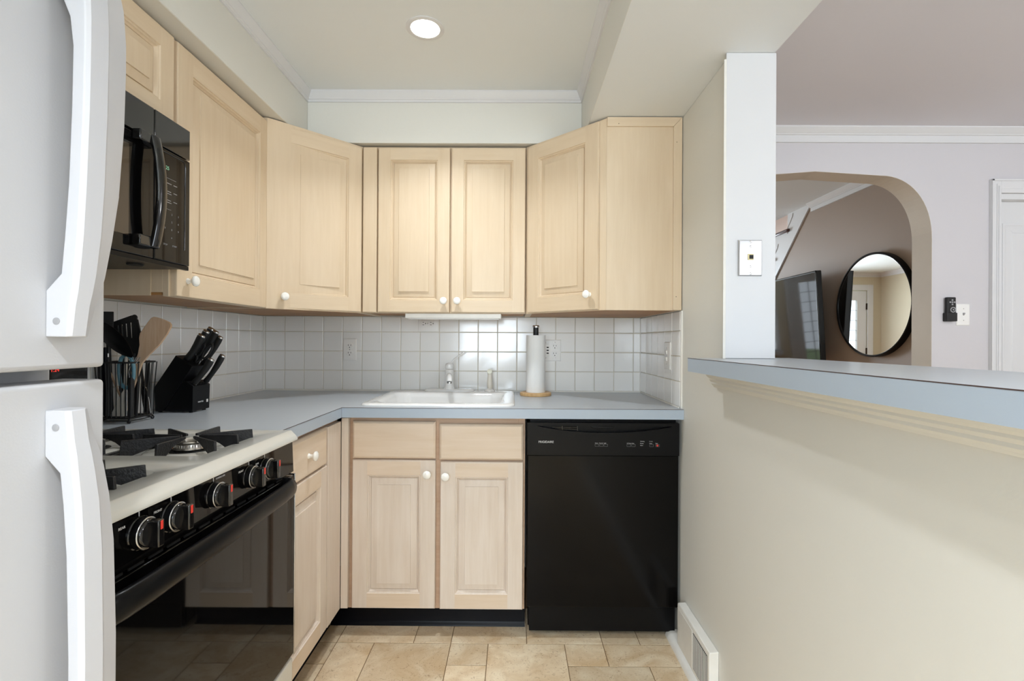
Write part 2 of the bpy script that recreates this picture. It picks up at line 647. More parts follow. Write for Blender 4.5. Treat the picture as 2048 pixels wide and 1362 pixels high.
# row between Y0 and Y1 (first seen row, partly under the cabinets)
for a, b_ in ((2, 4), (4, 5), (7, 9), (9, 10), (10, 11)):
    ftile(X[a], X[b_], Y1, Y0)
ftile(X[5], X[7], Y1, Y0)
ftile(X[0], X[2], Y1, Y0)
ftile(X[1], X[2], Y2, Y1)
ftile(X[0], X[1], Y3, Y1)
ftile(X[2], X[3], Y3, Y1)
ftile(X[3], X[5], Y3, Y1)
ftile(X[5], X[6], Y2, Y1)
ftile(X[5], X[6], Y3, Y2)
ftile(X[6], X[8], Y3, Y1)
ftile(X[8], X[9], Y2, Y1)
ftile(X[9], X[11], Y2, Y1)
ftile(X[8], X[10], Y4, Y2)
ftile(X[10], X[11], Y4, Y2)
ftile(X[1], X[2], Y3, Y2)
ftile(X[0], X[1], Y4, Y3)
ftile(X[1], X[3], Y4, Y3)
ftile(X[3], X[4], Y4, Y3)
ftile(X[4], X[6], Y4, Y3)
ftile(X[6], X[8], Y4, Y3)
rnd = random.Random(3)
y = Y4
r = 0
while y > YB:
    hh = 0.256 if r % 3 else 0.128
    x = -1.283 + (0.1487 if r % 2 else 0)
    while x < 4.3:
        w = 0.1487 * rnd.choice((1, 2, 2, 2))
        if hh > 0.2 and w < 0.2:
            ftile(x, x + w, y - hh / 2, y)
            ftile(x, x + w, y - hh, y - hh / 2)
        else:
            ftile(x, x + w, y - hh, y)
        x += w
    y -= hh
    r += 1
y = 0.128
r = 0
for (x0, x1) in ((-1.283, -0.985), (0.645, 0.943), (0.943, 1.24), (1.24, 1.54), (1.54, 1.84), (1.84, 2.14), (2.14, 2.44), (2.44, 2.74), (2.74, 3.04), (3.04, 3.34), (3.34, 3.64), (3.64, 3.94), (3.94, 4.24)):
    for k in range(4):
        ftile(x0, x1, -0.256 * (k + 1), -0.256 * k)
struct('floor', fl, [M['trav'], M['fgrout']], smooth=0)
# living room plank floor
lf = B()
for i in range(28):
    x0 = -1.2 + i * 0.13
    lf.box(x0 + 0.001, x0 + 0.129, 0.13, 5.4, -0.0011, 0.003)
struct('floor_living', lf, wood('oak_plank_floor', S(170, 122, 80), S(120, 80, 50), False), smooth=0)

# kitchen walls
struct('wall_left', B().box(-1.42, -1.3125, YB, 0.13, 0, 2.45), M['cream'], smooth=0)
struct('wall_back', B().box(-1.3125, XW, 0.007, 0.13, 0, 2.45), M['cream'], smooth=0)
wr = B().prism([(0.0, 0), (0.0, ZS), (-1.033, ZS), (-1.033, 1.083), (-3.3, 1.083), (-3.3, 0)], 'X', XW, XP)
struct('wall_right', wr, M['cream'], bevel=0.004)
bw = B()   # wall behind the camera with two window openings
W1 = (-1.05, 0.15, 0.85, 2.05)
W2 = (1.4, 3.4, 0.8, 2.1)
bw.box(-1.42, W1[0], YB - 0.12, YB, 0, 2.45)
bw.box(W1[0], W1[1], YB - 0.12, YB, 0, W1[2])
bw.box(W1[0], W1[1], YB - 0.12, YB, W1[3], 2.45)
bw.box(W1[1], W2[0], YB - 0.12, YB, 0, 2.45)
bw.box(W2[0], W2[1], YB - 0.12, YB, 0, W2[2])
bw.box(W2[0], W2[1], YB - 0.12, YB, W2[3], 2.45)
bw.box(W2[1], 4.4, YB - 0.12, YB, 0, 2.45)
struct('wall_rear', bw, M['cream'], smooth=0)
struct('wall_dining_side', B().box(4.2, 4.4, YB, 0.13, 0, 2.45), M['dining'], smooth=0)


def window_unit(name, x0, x1, z0, z1, y, sgn, cols=2):
    b = B()
    f = 0.05
    b.box(x0 - 0.07, x0 + 0.01, y - 0.02, y + 0.02 * 1, z0 - 0.07, z1 + 0.07)
    b.box(x1 - 0.01, x1 + 0.07, y - 0.02, y + 0.02, z0 - 0.07, z1 + 0.07)
    b.box(x0, x1, y - 0.02, y + 0.02, z1 - 0.01, z1 + 0.07)
    b.box(x0 - 0.09, x1 + 0.09, y - 0.04, y + 0.04, z0 - 0.05, z0 + 0.01)
    ym = y
    zm = (z0 + z1) / 2
    for (a0, a1, c0, c1) in ((x0, x0 + f, z0, z1), (x1 - f, x1, z0, z1), (x0, x1, z0, z0 + f), (x0, x1, z1 - f, z1), (x0, x1, zm - 0.025, zm + 0.025)):
        b.box(a0, a1, ym - 0.03, ym - 0.005, c0, c1)
    for i in range(1, cols):
        xx = x0 + (x1 - x0) * i / cols
        b.box(xx - 0.02, xx + 0.02, ym - 0.03, ym - 0.005, z0, z1)
    return struct(name, b, M['trim'], bevel=0.003)


window_unit('window_1', *W1, YB, 1, 2)
window_unit('window_2', *W2, YB, 1, 3)

# ceilings and soffits
struct('ceiling', B().box(-1.42, 0.4, YB, 0.0, ZC, ZC + 0.12), M['ceil'], smooth=0)
struct('ceiling_dining', B().box(XP - 0.2, 4.4, YB, 0.0, 2.285, 2.285 + 0.12), M['dceil'], smooth=0)
struct('ceiling_living', B().box(-1.4, 2.42, 0.13, 5.5, 2.31, 2.43).box(2.42, 3.5, 0.13, 1.40, 2.31, 2.43), M['ceil'], smooth=0)
bm_ = B().box(0.301, XP, YB, 0.0, ZS, 2.40)
struct('ceiling_beam', bm_, M['ceil'], smooth=0)
# thin coat of the wall colour on the kitchen cheek of the beam
struct('ceiling_beam_cheek', B().box(0.2995, 0.3015, YB, -0.0, ZS + 0.0005, ZC), M['cream'], smooth=0)
struct('ceiling_soffit_left', B().box(-1.3125, -0.9397, YB, 0.007, ZS, ZC), M['cream'], bevel=0.003)
struct('ceiling_soffit_back', B().box(-0.9397, 0.2995, -0.3406, 0.007, ZS, ZC), M['cream'], bevel=0.003)

# crown moulding


def crown_profile(z, h=0.046, p=0.026):
    # (distance from wall, z)
    return [(0, z), (p, z), (p, z - 0.006), (p * 0.85, z - 0.012), (p * 0.6, z - 0.024), (p * 0.42, z - 0.030), (p * 0.42, z - 0.034), (p * 0.25, z - 0.037), (p * 0.25, z - h), (0, z - h)]


def sweep_profile(b, prof, path, inward, closed=False):
    """prof (d,z) swept along path of (x,y); inward gives per-vertex offset direction"""
    loops = []
    for (px, py), (ix, iy) in zip(path, inward):
        loops.append([(px + ix * d, py + iy * d, z) for d, z in prof])
    b.rings(loops, 0, True, True)


cw = B()
sweep_profile(cw, crown_profile(ZC), [(-0.9397, YB), (-0.9397, -0.3406), (0.2995, -0.3406), (0.2995, YB)], [(1, 0), (1, -1), (-1, -1), (-1, 0)])
struct('trim_1', cw, M['trim'], smooth=25)
cd = B()
sweep_profile(cd, crown_profile(2.285, 0.072, 0.045), [(XP, YB), (XP, 0), (4.2, 0), (4.2, YB)], [(1, 0), (1, -1), (-1, -1), (-1, 0)])
struct('trim_2', cd, M['trim'], smooth=25)

# white board on the end of the wall stub
struct('trim_3', B().box(0.647, 0.801, -1.040, -1.0332, 1.1265, ZS - 0.0005), M['board'], bevel=0.002)
struct('trim_4', B().prism([(0.642, -1.036), (0.648, -1.040), (0.652, -1.0332), (XW, -1.02), (0.654, -1.02)], 'Z', 1.1265, ZS - 0.02), M['trimold'], smooth=0)

# moulding under the bar top, kitchen side
ms = B()
mp = [(XW, 1.0825), (0.622, 1.0825), (0.622, 1.074), (0.628, 1.066), (0.636, 1.060), (0.636, 1.055), (0.642, 1.048), (0.642, 1.042), (0.648, 1.036), (0.652, 1.030), (XW, 1.029)]
ms.prism(mp, 'Y', -3.28, -0.945)
struct('trim_5', ms, M['cream'], smooth=0)

# shoe moulding along the half wall
sh = B()
prof = [(XW, 0)] + [(0.636 - 0.024 * math.cos(a * PI / 12), 0.024 * math.sin(a * PI / 12)) for a in range(0, 7)] + [(XW, 0.024)]
sh.prism(prof, 'Y', -3.28, -0.575)
struct('baseboard_right', sh, M['trimold'], smooth=40)

# dining wall with the arch
XA = 2.160
arch = [(1.89 + 0.27 * math.sin(PI / 2 * i / 16) ** 0.92, 1.715 + 0.331 * math.cos(PI / 2 * i / 16) ** 0.92) for i in range(16)] + [(XA, 1.715), (XA, 0.0)]
left = [(0.95, 0.0), (0.95, 1.715)] + [(1.22 - 0.27 * math.cos(PI / 2 * i / 16) ** 0.92, 1.715 + 0.325 * math.sin(PI / 2 * i / 16) ** 0.92) for i in range(1, 16)] + [(1.22, 2.040), (1.555, 2.066)]
hole = left + arch
outer = [(XP, 0), (XP, 2.45), (2.503, 2.45), (2.503, 0)]
dw_ = B()


def wall_strip(b, y0, y1, pts_top, zt, mi=0):
    # wall above an opening outline, as quads between outline and top line
    for (a, c) in zip(pts_top[:-1], pts_top[1:]):
        if abs(a[0] - c[0]) < 1e-6:
            continue
        b.prism([(a[0], a[1]), (c[0], c[1]), (c[0], zt), (a[0], zt)], 'Y', y0, y1, mi)


dw_.box(XP - 0.137, 0.95, 0.0, 0.125, 0, 2.45)
tops = left[1:] + arch[:-1]
wall_strip(dw_, 0.0, 0.125, tops, 2.45)
dw_.box(XA, 2.503, 0.0, 0.125, 0, 2.45)
dw_.box(2.503, 3.35, 0.0, 0.125, 1.955, 2.45)
dw_.box(3.35, 4.4, 0.0, 0.125, 0, 2.45)
struct('wall_dining', dw_, M['dining'], smooth=0)
# painted arch reveal, a thin plaster lining that follows the opening
rv = B()
lin = hole
off = []
for i, p in enumerate(lin):
    a = Vector(lin[max(i - 1, 0)])
    c = Vector(lin[min(i + 1, len(lin) - 1)])
    t = (c - a).normalized()
    nrm = Vector((t.y, -t.x))
    off.append((p[0] + nrm.x * 0.0015, p[1] + nrm.y * 0.0015))
for i in range(len(lin) - 1):
    rv.prism([lin[i], lin[i + 1], off[i + 1], off[i]], 'Y', -0.0008, 0.1255)
struct('trim_6', rv, M['archm'], smooth=0)
struct('wall_living_front_face', B().box(-1.2, 0.95, 0.1255, 0.13, 0, 2.4).box(XA + 0.002, 2.42, 0.1255, 0.13, 0, 2.4), M['tan'], smooth=0)

# dining door with casing
dc = B()
for (x0, x1, z0, z1) in ((2.4531, 2.503, 0, 2.0247), (3.35, 3.40, 0, 2.0247), (2.503, 3.35, 1.975, 2.0247)):
    dc.box(x0, x1, -0.016, 0.0, z0, z1)
dc.box(2.4531, 2.463, -0.021, -0.016, 0, 2.0247)
dc.box(2.4531, 3.40, -0.021, -0.016, 2.0147, 2.0247)
dc.box(2.478, 2.482, -0.019, -0.016, 0, 2.0)
dc.box(2.488, 2.492, -0.019, -0.016, 0, 1.99)
dc.box(2.5035, 2.515, 0.0005, 0.125, 0, 1.945)
dc.box(2.5035, 3.35, 0.0005, 0.125, 1.925, 1.9545)
dc.box(2.503, 3.35, -0.016, 0.0, 1.9545, 1.9755)
struct('trim_7', dc, M['trim'], bevel=0.0015)
fr = Fr((2.517, 0.045, 0.01), (1, 0, 0), (0, -1, 0))
dd = B()
dd.box(2.5155, 3.335, 0.045, 0.08, 0.01, 1.9245)


def sunk(b, fr, a0, a1, b0, b1):
    w, h = a1 - a0, b1 - b0
    f2 = Fr(fr(a0, b0, 0), fr.u, fr.n)
    b.rings([rect(f2, w, h, i, d) for i, d in [(0, 0), (0, 0.003), (0.008, 0.005), (0.014, 0.002), (0.02, 0.001), (0.05, 0.004), (0.052, 0.006)]], 0, False, True)


for (b0, b1) in ((0.2, 0.75), (0.88, 1.80)):
    sunk(dd, fr, 0.05, 0.36, b0, b1)
    sunk(dd, fr, 0.45, 0.76, b0, b1)
struct('door_1', dd, M['trim'], bevel=0.001)

# ---------------------------------------------------------------- living room beyond the arch
XB = 2.42
lw = B()
# brown wall below the stair line: plane x = XB
lw.prism([(0.13, 0), (0.13, 2.31), (1.455, 2.31), (3.80, 0)], 'X', XB, XB + 0.1)
struct('wall_living_right', lw, M['brown'], smooth=0)
# white outer stringer with stepped top
st = B()
zz = lambda yy: 2.31 - (yy - 1.455) * 0.985
pts = [(1.455, 2.31), (1.79, 2.31)]
stepy, stepz, rise, run = 1.757, 2.15, 0.2225, 0.2355
yy, z2 = 1.79, 2.15
pts += [(1.79, 2.15)]
for k in range(7):
    yn = 1.757 + run * (k + 1)
    pts += [(yn, 2.15 - rise * k), (yn, 2.15 - rise * (k + 1))]
ylast = 1.757 + run * 7
pts += [(ylast, zz(ylast))]
st.prism(pts, 'X', XB - 0.012, XB + 0.02)
# scroll brackets on the stringer under each tread
for k in range(6):
    yb, zb = 1.79 + run * k, 2.15 - rise * k
    path = [(XB - 0.014, yb, zb - 0.01), (XB - 0.014, yb - 0.005, zb + 0.04), (XB - 0.014, yb - 0.05, zb + 0.09), (XB - 0.014, yb - 0.075, zb + 0.12), (XB - 0.014, yb - 0.085, zb + 0.15)]
    if k > 0 or True:
        st.tube(path, 0.0025, 5)
st_o = struct('wall_stair_stringer', st, M['trim'], smooth=0)
tr = B()
for k in range(7):
    z = 2.15 - rise * k
    tr.box(XB - 0.035, 3.4, 1.757 + run * k, 1.757 + run * (k + 1) + 0.03, z, z + 0.028)
struct('trim_8', tr, M['walnut'], bevel=0.008)
ri = B()
for k in range(7):
    z = 2.15 - rise * k
    ri.box(XB + 0.02, 3.4, 1.757 + run * k - 0.018, 1.757 + run * k, z, z + rise)
struct('wall_stair_riser', ri, M['pink'], smooth=0)
struct('wall_stairwell', B().box(3.4, 3.5, 0.13, 5.4, 0, 3.4).box(2.42, 3.5, 1.40, 1.455, 2.31, 3.4).box(2.42, 3.5, 1.40, 5.5, 3.4, 3.5).box(2.30, 2.42, 1.40, 5.4, 2.43, 3.5).box(2.30, 3.5, 5.4, 5.5, 2.4, 3.5), M['pink'], smooth=0)
XLv = -1.15
struct('wall_living_left', B().box(XLv - 0.1, XLv, 0.13, 5.5, 0, 2.4), M['tan'], smooth=0)
YF = 5.40
DX0, DX1 = -0.92, 0.02
lf2 = B()
lf2.box(XLv - 0.1, DX0, YF, YF + 0.12, 0, 2.4)
lf2.box(DX0, DX1, YF, YF + 0.12, 2.03, 2.4)
lf2.box(DX1, 0.35, YF, YF + 0.12, 0, 2.4)
lf2.box(0.35, 1.55, YF, YF + 0.12, 0, 0.8)
lf2.box(0.35, 1.55, YF, YF + 0.12, 2.1, 2.4)
lf2.box(1.55, 3.5, YF, YF + 0.12, 0, 2.4)
struct('wall_living_far', lf2, M['tan'], smooth=0)
window_unit('window_3', 0.35, 1.55, 0.8, 2.1, YF, 1, 2)
cl = B()
sweep_profile(cl, crown_profile(2.31, 0.065, 0.05), [(XLv, 0.13), (XLv, YF), (XB, YF)], [(1, 0), (1, -1), (0, -1)])
sweep_profile(cl, crown_profile(2.31, 0.065, 0.05), [(XB, 0.13), (XB, 1.455)], [(-1, 0), (-1, 0)])
struct('trim_9', cl, M['trim'], smooth=25)
# front door: casing, leaf with a tall glass light, hinges
ca = B()
ca.box(DX0 - 0.09, DX0, YF - 0.02, YF, 0, 2.12)
ca.box(DX1, DX1 + 0.09, YF - 0.02, YF, 0, 2.12)
ca.box(DX0, DX1, YF - 0.02, YF, 2.03, 2.12)
struct('trim_10', ca, M['trim'], bevel=0.003)
lf3 = B()
gx0, gx1, gz0, gz1 = -0.765, -0.13, 0.25, 1.87
lf3.box(DX0 + 0.01, gx0, YF + 0.0, YF + 0.045, 0.01, 2.02)
lf3.box(gx1, DX1 - 0.01, YF + 0.0, YF + 0.045, 0.01, 2.02)
lf3.box(gx0, gx1, YF + 0.0, YF + 0.045, 0.01, gz0)
lf3.box(gx0, gx1, YF + 0.0, YF + 0.045, gz1, 2.02)
d2 = struct('door_2', lf3, M['trim'], bevel=0.002)
pn = B().box(gx0, gx1, YF + 0.02, YF + 0.024, gz0, gz1)
obj('door_glass', pn, M['glass'], d2, smooth=0)
mu = B()
for i in range(1, 4):
    xx = gx0 + (gx1 - gx0) * i / 4
    mu.box(xx - 0.004, xx + 0.004, YF + 0.014, YF + 0.03, gz0, gz1)
for i in range(1, 10):
    z = gz0 + (gz1 - gz0) * i / 10
    mu.box(gx0, gx1, YF + 0.014, YF + 0.03, z - 0.003, z + 0.003)
obj('glazing_bars', mu, M['grey'], d2, smooth=0)
hg = B()
for z in (0.3, 1.0, 1.72):
    hg.box(DX0 - 0.004, DX0 + 0.018, YF - 0.012, YF + 0.004, z, z + 0.1)
obj('hinge', hg, M['bronze'], d2)
# outdoors, seen through the door glass in the mirror
ln = B().box(-8, 10, YF + 0.5, 20, -0.35, -0.3)
tagset(obj('lawn', ln, M['lawn'], None, smooth=0), kind='structure')


def bush(name, x, y, h, r, label):
    rr = random.Random(int(x * 10) + 50)
    b = B()
    for i in range(700):
        a = rr.random() * 2 * PI
        t = rr.random()
        rad = r * math.sqrt(rr.random()) * math.sin(PI * min(0.95, t * 0.8 + 0.15))
        c = Vector((x + rad * math.cos(a), y + rad * math.sin(a), -0.2 + h * t))
        s_ = 0.09
        u = Vector((rr.uniform(-1, 1), rr.uniform(-1, 1), rr.uniform(-1, 1))).normalized() * s_
        v = u.cross(Vector((rr.uniform(-1, 1), rr.uniform(-1, 1), rr.uniform(-1, 1)))).normalized() * s_ * 0.6
        b.add([c - u, c + v, c + u, c - v], [(0, 1, 2, 3)])
    b.tube([(x, y, -0.31), (x, y, h * 0.6)], 0.06, 8)
    return solo(name, b, M['leaf'], label, 'bush', (x, y, -0.3), smooth=0)


bush('leafy_bush', -1.6, 11.0, 2.0, 1.3, 'green leafy bush outside, seen through the front door glass')
bush('leafy_bush', 0.9, 12.0, 2.6, 1.5, 'taller green leafy bush outside the living room window')

# television leaning forward on the brown wall
tv = thing('television', 'large black flat television hung low on the brown wall beside the round mirror', 'television', (2.40, 1.74, 1.04))
TL, TH = 1.235, 0.690
b = B().box(-0.020, 0.020, -TL / 2, TL / 2, 0, TH)
mt = Matrix.Translation((2.312, 1.74, 1.030)) @ Matrix.Rotation(-math.radians(3.4), 4, 'Y')
b.xf(mt)
obj('housing', b, M['blackm'], tv, bevel=0.004)
b = B().box(-0.0215, -0.0195, -TL / 2 + 0.012, TL / 2 - 0.012, 0.016, TH - 0.012).xf(mt)
obj('screen', b, M['screen'], tv, smooth=0)
b = B()
for a0, a1, c0, c1 in ((-TL / 2, TL / 2, TH - 0.008, TH), (-TL / 2, -TL / 2 + 0.008, 0, TH), (TL / 2 - 0.008, TL / 2, 0, TH), (-TL / 2, TL / 2, 0, 0.014)):
    b.box(-0.025, -0.019, a0, a1, c0, c1)
b.xf(mt)
obj('bezel', b, M['black'], tv, bevel=0.001)
b = B().box(2.322, 2.4195, 1.55, 1.85, 1.2, 1.5)
obj('wall_bracket', b, M['blackm'], tv)

mr_ = thing('round_mirror', 'round wall mirror with thin black frame on the brown wall seen through the arch', 'mirror', (2.42, 0.745, 1.433))
b = B()
b.lathe([(0.349, 0.0), (0.349, 0.034), (0.345, 0.037), (0.338, 0.037), (0.335, 0.034), (0.335, 0.012), (0.33, 0.012), (0.0, 0.012)], (2.4195, 0.745, 1.433), (-1, 0, 0), 96)
obj('frame', b, M['blacks'], mr_, smooth=40)
b = B().lathe([(0.3355, 0.0), (0.3355, 0.004)], (2.4075 - 0.0145, 0.745, 1.433), (-1, 0, 0), 96)
obj('mirror_glass', b, M['mirror'], mr_, smooth=30)

# ================================================================ backsplash tiles


def tile_wall(name, fr, us, vs, vmax, umax=None, skip=()):
    """grid lines us, vs in the frame"""
    b = B()
    rr = random.Random(hash(name) % 100 if False else len(name))
    g = 0.0014
    for i in range(len(us) - 1):
        for j in range(len(vs) - 1):
            a0, a1, c0, c1 = us[i] + g, us[i + 1] - g, vs[j] + g, min(vs[j + 1] - g, vmax)
            if a1 - a0 < 0.004 or c1 - c0 < 0.004:
                continue
            t = [rr.uniform(-0.0004, 0.0004) for _ in range(4)]
            e = 0.0022
            b.rings([[fr(a0, c0, 0), fr(a1, c0, 0), fr(a1, c1, 0), fr(a0, c1, 0)],
                     [fr(a0, c0, 0.0052 + t[0]), fr(a1, c0, 0.0052 + t[1]), fr(a1, c1, 0.0052 + t[2]), fr(a0, c1, 0.0052 + t[3])],
                     [fr(a0 + e * .4, c0 + e * .4, 0.0064 + t[0]), fr(a1 - e * .4, c0 + e * .4, 0.0064 + t[1]), fr(a1 - e * .4, c1 - e * .4, 0.0064 + t[2]), fr(a0 + e * .4, c1 - e * .4, 0.0064 + t[3])],
                     [fr(a0 + e, c0 + e, 0.007 + t[0]), fr(a1 - e, c0 + e, 0.007 + t[1]), fr(a1 - e, c1 - e, 0.007 + t[2]), fr(a0 + e, c1 - e, 0.007 + t[3])]], 0)
    b.add([fr(us[0], vs[0], 0.0045), fr(us[-1], vs[0], 0.0045), fr(us[-1], vmax, 0.0045), fr(us[0], vmax, 0.0045)], [(0, 1, 2, 3)], 1)
    return struct(name, b, [M['tile'], M['grout']], smooth=0)


VS = [0.9185, 1.0193, 1.1201, 1.2209, 1.3217]
us = [-1.3055] + [0.0139 + 0.1008 * k for k in range(-13, 7)] + [0.655]
us = sorted(u for u in us if -1.3056 <= u <= 0.6551)
tile_wall('wall_back_tiles', Fr((0, 0.007, 0), (1, 0, 0), (0, -1, 0)), us, VS, 1.300)
us = [0.0] + [0.027 + 0.1014 * k for k in range(0, 20)]
tile_wall('wall_left_tiles', Fr((-1.3125, 0, 0), (0, -1, 0), (1, 0, 0)), us, VS, 1.300)
us = [0.007 + 0.1 * k for k in range(0, 7)]
us = [0.0] + us[1:6] + [0.607]
tile_wall('wall_right_tiles', Fr((XW, 0, 0), (0, -1, 0), (-1, 0, 0)), us, VS, 1.298)
# caulk beads at the counter
ck = B()
ck.tube([(-1.3045, -1.12, 0.9165), (-1.3045, -0.002, 0.9165), (0.6545, -0.002, 0.9165), (0.6545, -0.60, 0.9165)], 0.0035, 6)
ck.tube([(-1.3045, 0.0, 0.9165), (-1.3045, 0.0, 1.3)], 0.0025, 6)
ck.tube([(0.6545, 0.0, 0.9165), (0.6545, 0.0, 1.3)], 0.0025, 6)
ck.box(0.6565, XW, -0.617, -0.607, 0.915, 1.30)
struct('trim_11', ck, M['trimold'], smooth=60)

# ================================================================ wall cabinets
ZT, ZB = 2.062, 1.3015          # boxes
DT, DB_ = 2.0525, 1.3045        # doors
XD = -0.990                     # door faces of the left run
GW = 'raised-panel maple wall cabinets'


def stile(b, fr, a0, a1, z0, z1, t, mi=0):
    P = [fr(a0, z0, 0), fr(a1, z0, 0), fr(a1, z1, 0), fr(a0, z1, 0), fr(a0, z0, t), fr(a1, z0, t), fr(a1, z1, t), fr(a0, z1, t)]
    b.add(P, [(0, 3, 2, 1), (4, 5, 6, 7), (0, 1, 5, 4), (1, 2, 6, 5), (2, 3, 7, 6), (3, 0, 4, 7)], mi)


# centre cabinet, two doors
c = thing('wall_cabinet', 'wide maple wall cabinet with two narrow doors above the sink', 'cabinet', (-0.30, 0, ZB), GW)
b = B().box(-0.695, 0.050, -0.290, 0.006, ZB + 0.012, ZT)
b.box(-0.695, 0.050, -0.306, -0.290, ZB, ZT)
obj('cabinet_box', b, M['wood'], c, bevel=0.001)
b = B().box(-0.69, 0.045, -0.28, -0.002, ZB + 0.004, ZB + 0.0115)
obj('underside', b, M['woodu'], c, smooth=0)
YU = -0.3275
b = B().box(-0.6895, -0.6275, YU, -0.306, DB_, DT)
obj('filler_strip', b, M['wood'], c, bevel=0.002)
fr = Fr((-0.6215, YU + 0.019, DB_), (1, 0, 0), (0, -1, 0))
d = obj('door', panel_door(fr, 0.3265, DT - DB_, 0.056), [M['wood'], M['woodh']], c)
put_knob(fr, 0.302, 0.052, d)
fr = Fr((-0.2885, YU + 0.019, DB_), (1, 0, 0), (0, -1, 0))
d = obj('door', panel_door(fr, 0.3355, DT - DB_, 0.056), [M['wood'], M['woodh']], c)
put_knob(fr, 0.030, 0.052, d)

# left diagonal corner cabinet
s2 = math.sqrt(0.5)
c = thing('wall_cabinet', 'maple corner wall cabinet set diagonally in the left corner, knob at its lower left', 'cabinet', (-1.0, -0.3, ZB), GW)
Xa, Ya, Xb, Yb = -0.9692, -0.5791, -0.6947, -0.322
poly = [(-1.305, 0.0), (-0.697, 0.0), (-0.697, -0.305), (-0.975, -0.588), (-0.988, -0.600), (-1.305, -0.600)]
obj('cabinet_box', B().prism(poly, 'Z', ZB, ZT), M['wood'], c, smooth=0)
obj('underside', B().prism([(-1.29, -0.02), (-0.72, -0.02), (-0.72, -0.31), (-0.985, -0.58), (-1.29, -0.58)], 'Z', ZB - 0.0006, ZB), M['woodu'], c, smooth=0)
dv = Vector((Xb - Xa, Yb - Ya, 0))
w = dv.length
dn = Vector((dv.y, -dv.x, 0)).normalized()
fr = Fr(Vector((Xa, Ya, DB_)) - dn * 0.019, dv, dn)
d = obj('door', panel_door(fr, w, DT - DB_, 0.064), [M['wood'], M['woodh']], c)
put_knob(fr, 0.036, 0.048, d)

# right diagonal corner cabinet with the trimmed end panel
c = thing('wall_cabinet', 'maple corner wall cabinet in the right corner with a plain end panel against the wall', 'cabinet', (0.35, -0.3, ZB), GW)
Xe, Ye, Xf, Yf = 0.0557, -0.3269, 0.3302, -0.5961
poly = [(0.052, 0.0), (0.655, 0.0), (0.655, -0.6), (0.3618, -0.6047), (0.342, -0.586), (0.052, -0.308)]
obj('cabinet_box', B().prism(poly, 'Z', ZB, ZT), M['wood'], c, smooth=0)
b = B().prism([(0.08, -0.02), (0.64, -0.02), (0.64, -0.585), (0.36, -0.585), (0.08, -0.31)], 'Z', ZB - 0.0006, ZB)
obj('underside', b, M['woodu'], c, smooth=0)
dv = Vector((Xf - Xe, Yf - Ye, 0))
w = dv.length
dn = Vector((dv.y, -dv.x, 0)).normalized()
if dn.y > 0:
    dn = -dn
fr = Fr(Vector((Xe, Ye, DB_)) - dn * 0.019, dv, dn)
d = obj('door', panel_door(fr, w, DT - DB_, 0.064), [M['wood'], M['woodh']], c)
put_knob(fr, w - 0.040, 0.062, d)
# stile between door and end panel
b = B()
fr2 = Fr(Vector((0.342, -0.586, ZB)), (0.0198, -0.0187, 0), (-0.687, -0.727, 0))
b.prism([(0.342, -0.585), (0.3618, -0.6047), (0.3618, -0.6065), (0.338, -0.590)], 'Z', ZB, ZT - 0.006)
obj('corner_stile', b, M['wood'], c, smooth=0)
b = B()
b.box(0.3625, 0.6585, -0.6058, -0.600, ZB, ZT)
obj('end_panel', b, M['wood'], c, smooth=0)
b = B().prism([(0.3630, 2.0275), (0.6245, 2.0275), (0.6590, 2.0640), (0.3630, 2.0640)], 'Y', -0.6125, -0.6058)
obj('top_trim', b, M['woodh'], c, bevel=0.0015)
b = B().prism([(0.6248, ZB + 0.001), (0.6590, ZB + 0.001), (0.6590, 2.0635), (0.6248, 2.0270)], 'Y', -0.6125, -0.6058)
obj('side_trim', b, M['wood'], c, bevel=0.0015)
for (x, z) in ((0.408, 2.037), (0.637, 1.965), (0.637, 1.355)):
    obj('nail', B().lathe([(0.0016, 0), (0.0016, 0.0006)], (x, -0.6126, z), (0, -1, 0), 8), M['dark'], c)

# tall left cabinet
c = thing('wall_cabinet', 'maple wall cabinet with one wide door beside the black microwave', 'cabinet', (-1.15, -0.86, ZB), GW)
b = B().box(-1.305, XD - 0.036, -1.1225, -0.6015, ZB + 0.012, ZT)
b.box(XD - 0.036, XD - 0.019, -1.1225, -0.6015, ZB, ZT)
obj('cabinet_box', b, M['wood'], c, bevel=0.001)
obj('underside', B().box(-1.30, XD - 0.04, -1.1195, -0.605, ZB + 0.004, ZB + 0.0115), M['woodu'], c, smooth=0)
obj('end_panel', B().box(-1.305, XD - 0.07, -1.1245, -1.1225, ZB + 0.002, ZT), M['wood'], c, smooth=0)
fr = Fr((XD - 0.019, -1.116, DB_ - 0.002), (0, 1, 0), (1, 0, 0))
d = obj('door', panel_door(fr, 0.536, DT - DB_, 0.068), [M['wood'], M['woodh']], c)
put_knob(fr, 0.050, 0.050, d)

# cabinet above the microwave
c = thing('wall_cabinet', 'short maple wall cabinet above the microwave, half hidden by the refrigerator', 'cabinet', (-1.15, -1.5, 1.80), GW)
obj('cabinet_box', B().box(-1.305, XD - 0.019, -1.8865, -1.1245, 1.782, ZT), M['wood'], c, bevel=0.001)
for (a, w) in ((-1.5, 0.370), (-1.8835, 0.377)):
    fr = Fr((XD - 0.019, a, 1.787), (0, 1, 0), (1, 0, 0))
    obj('door', panel_door(fr, w, DT - 1.787, 0.056), [M['wood'], M['woodh']], c)

# under-cabinet light fixture
c = thing('under_cabinet_light', 'slim white light fixture fixed below the centre wall cabinet', 'light fixture', (-0.282, -0.25, 1.28))
obj('housing', B().box(-0.502, -0.061, -0.300, -0.215, 1.2795, 1.3015), M['trimold'], c, bevel=0.003)
obj('lens', B().box(-0.49, -0.073, -0.29, -0.225, 1.2765, 1.2797), M['plate'], c, bevel=0.001)

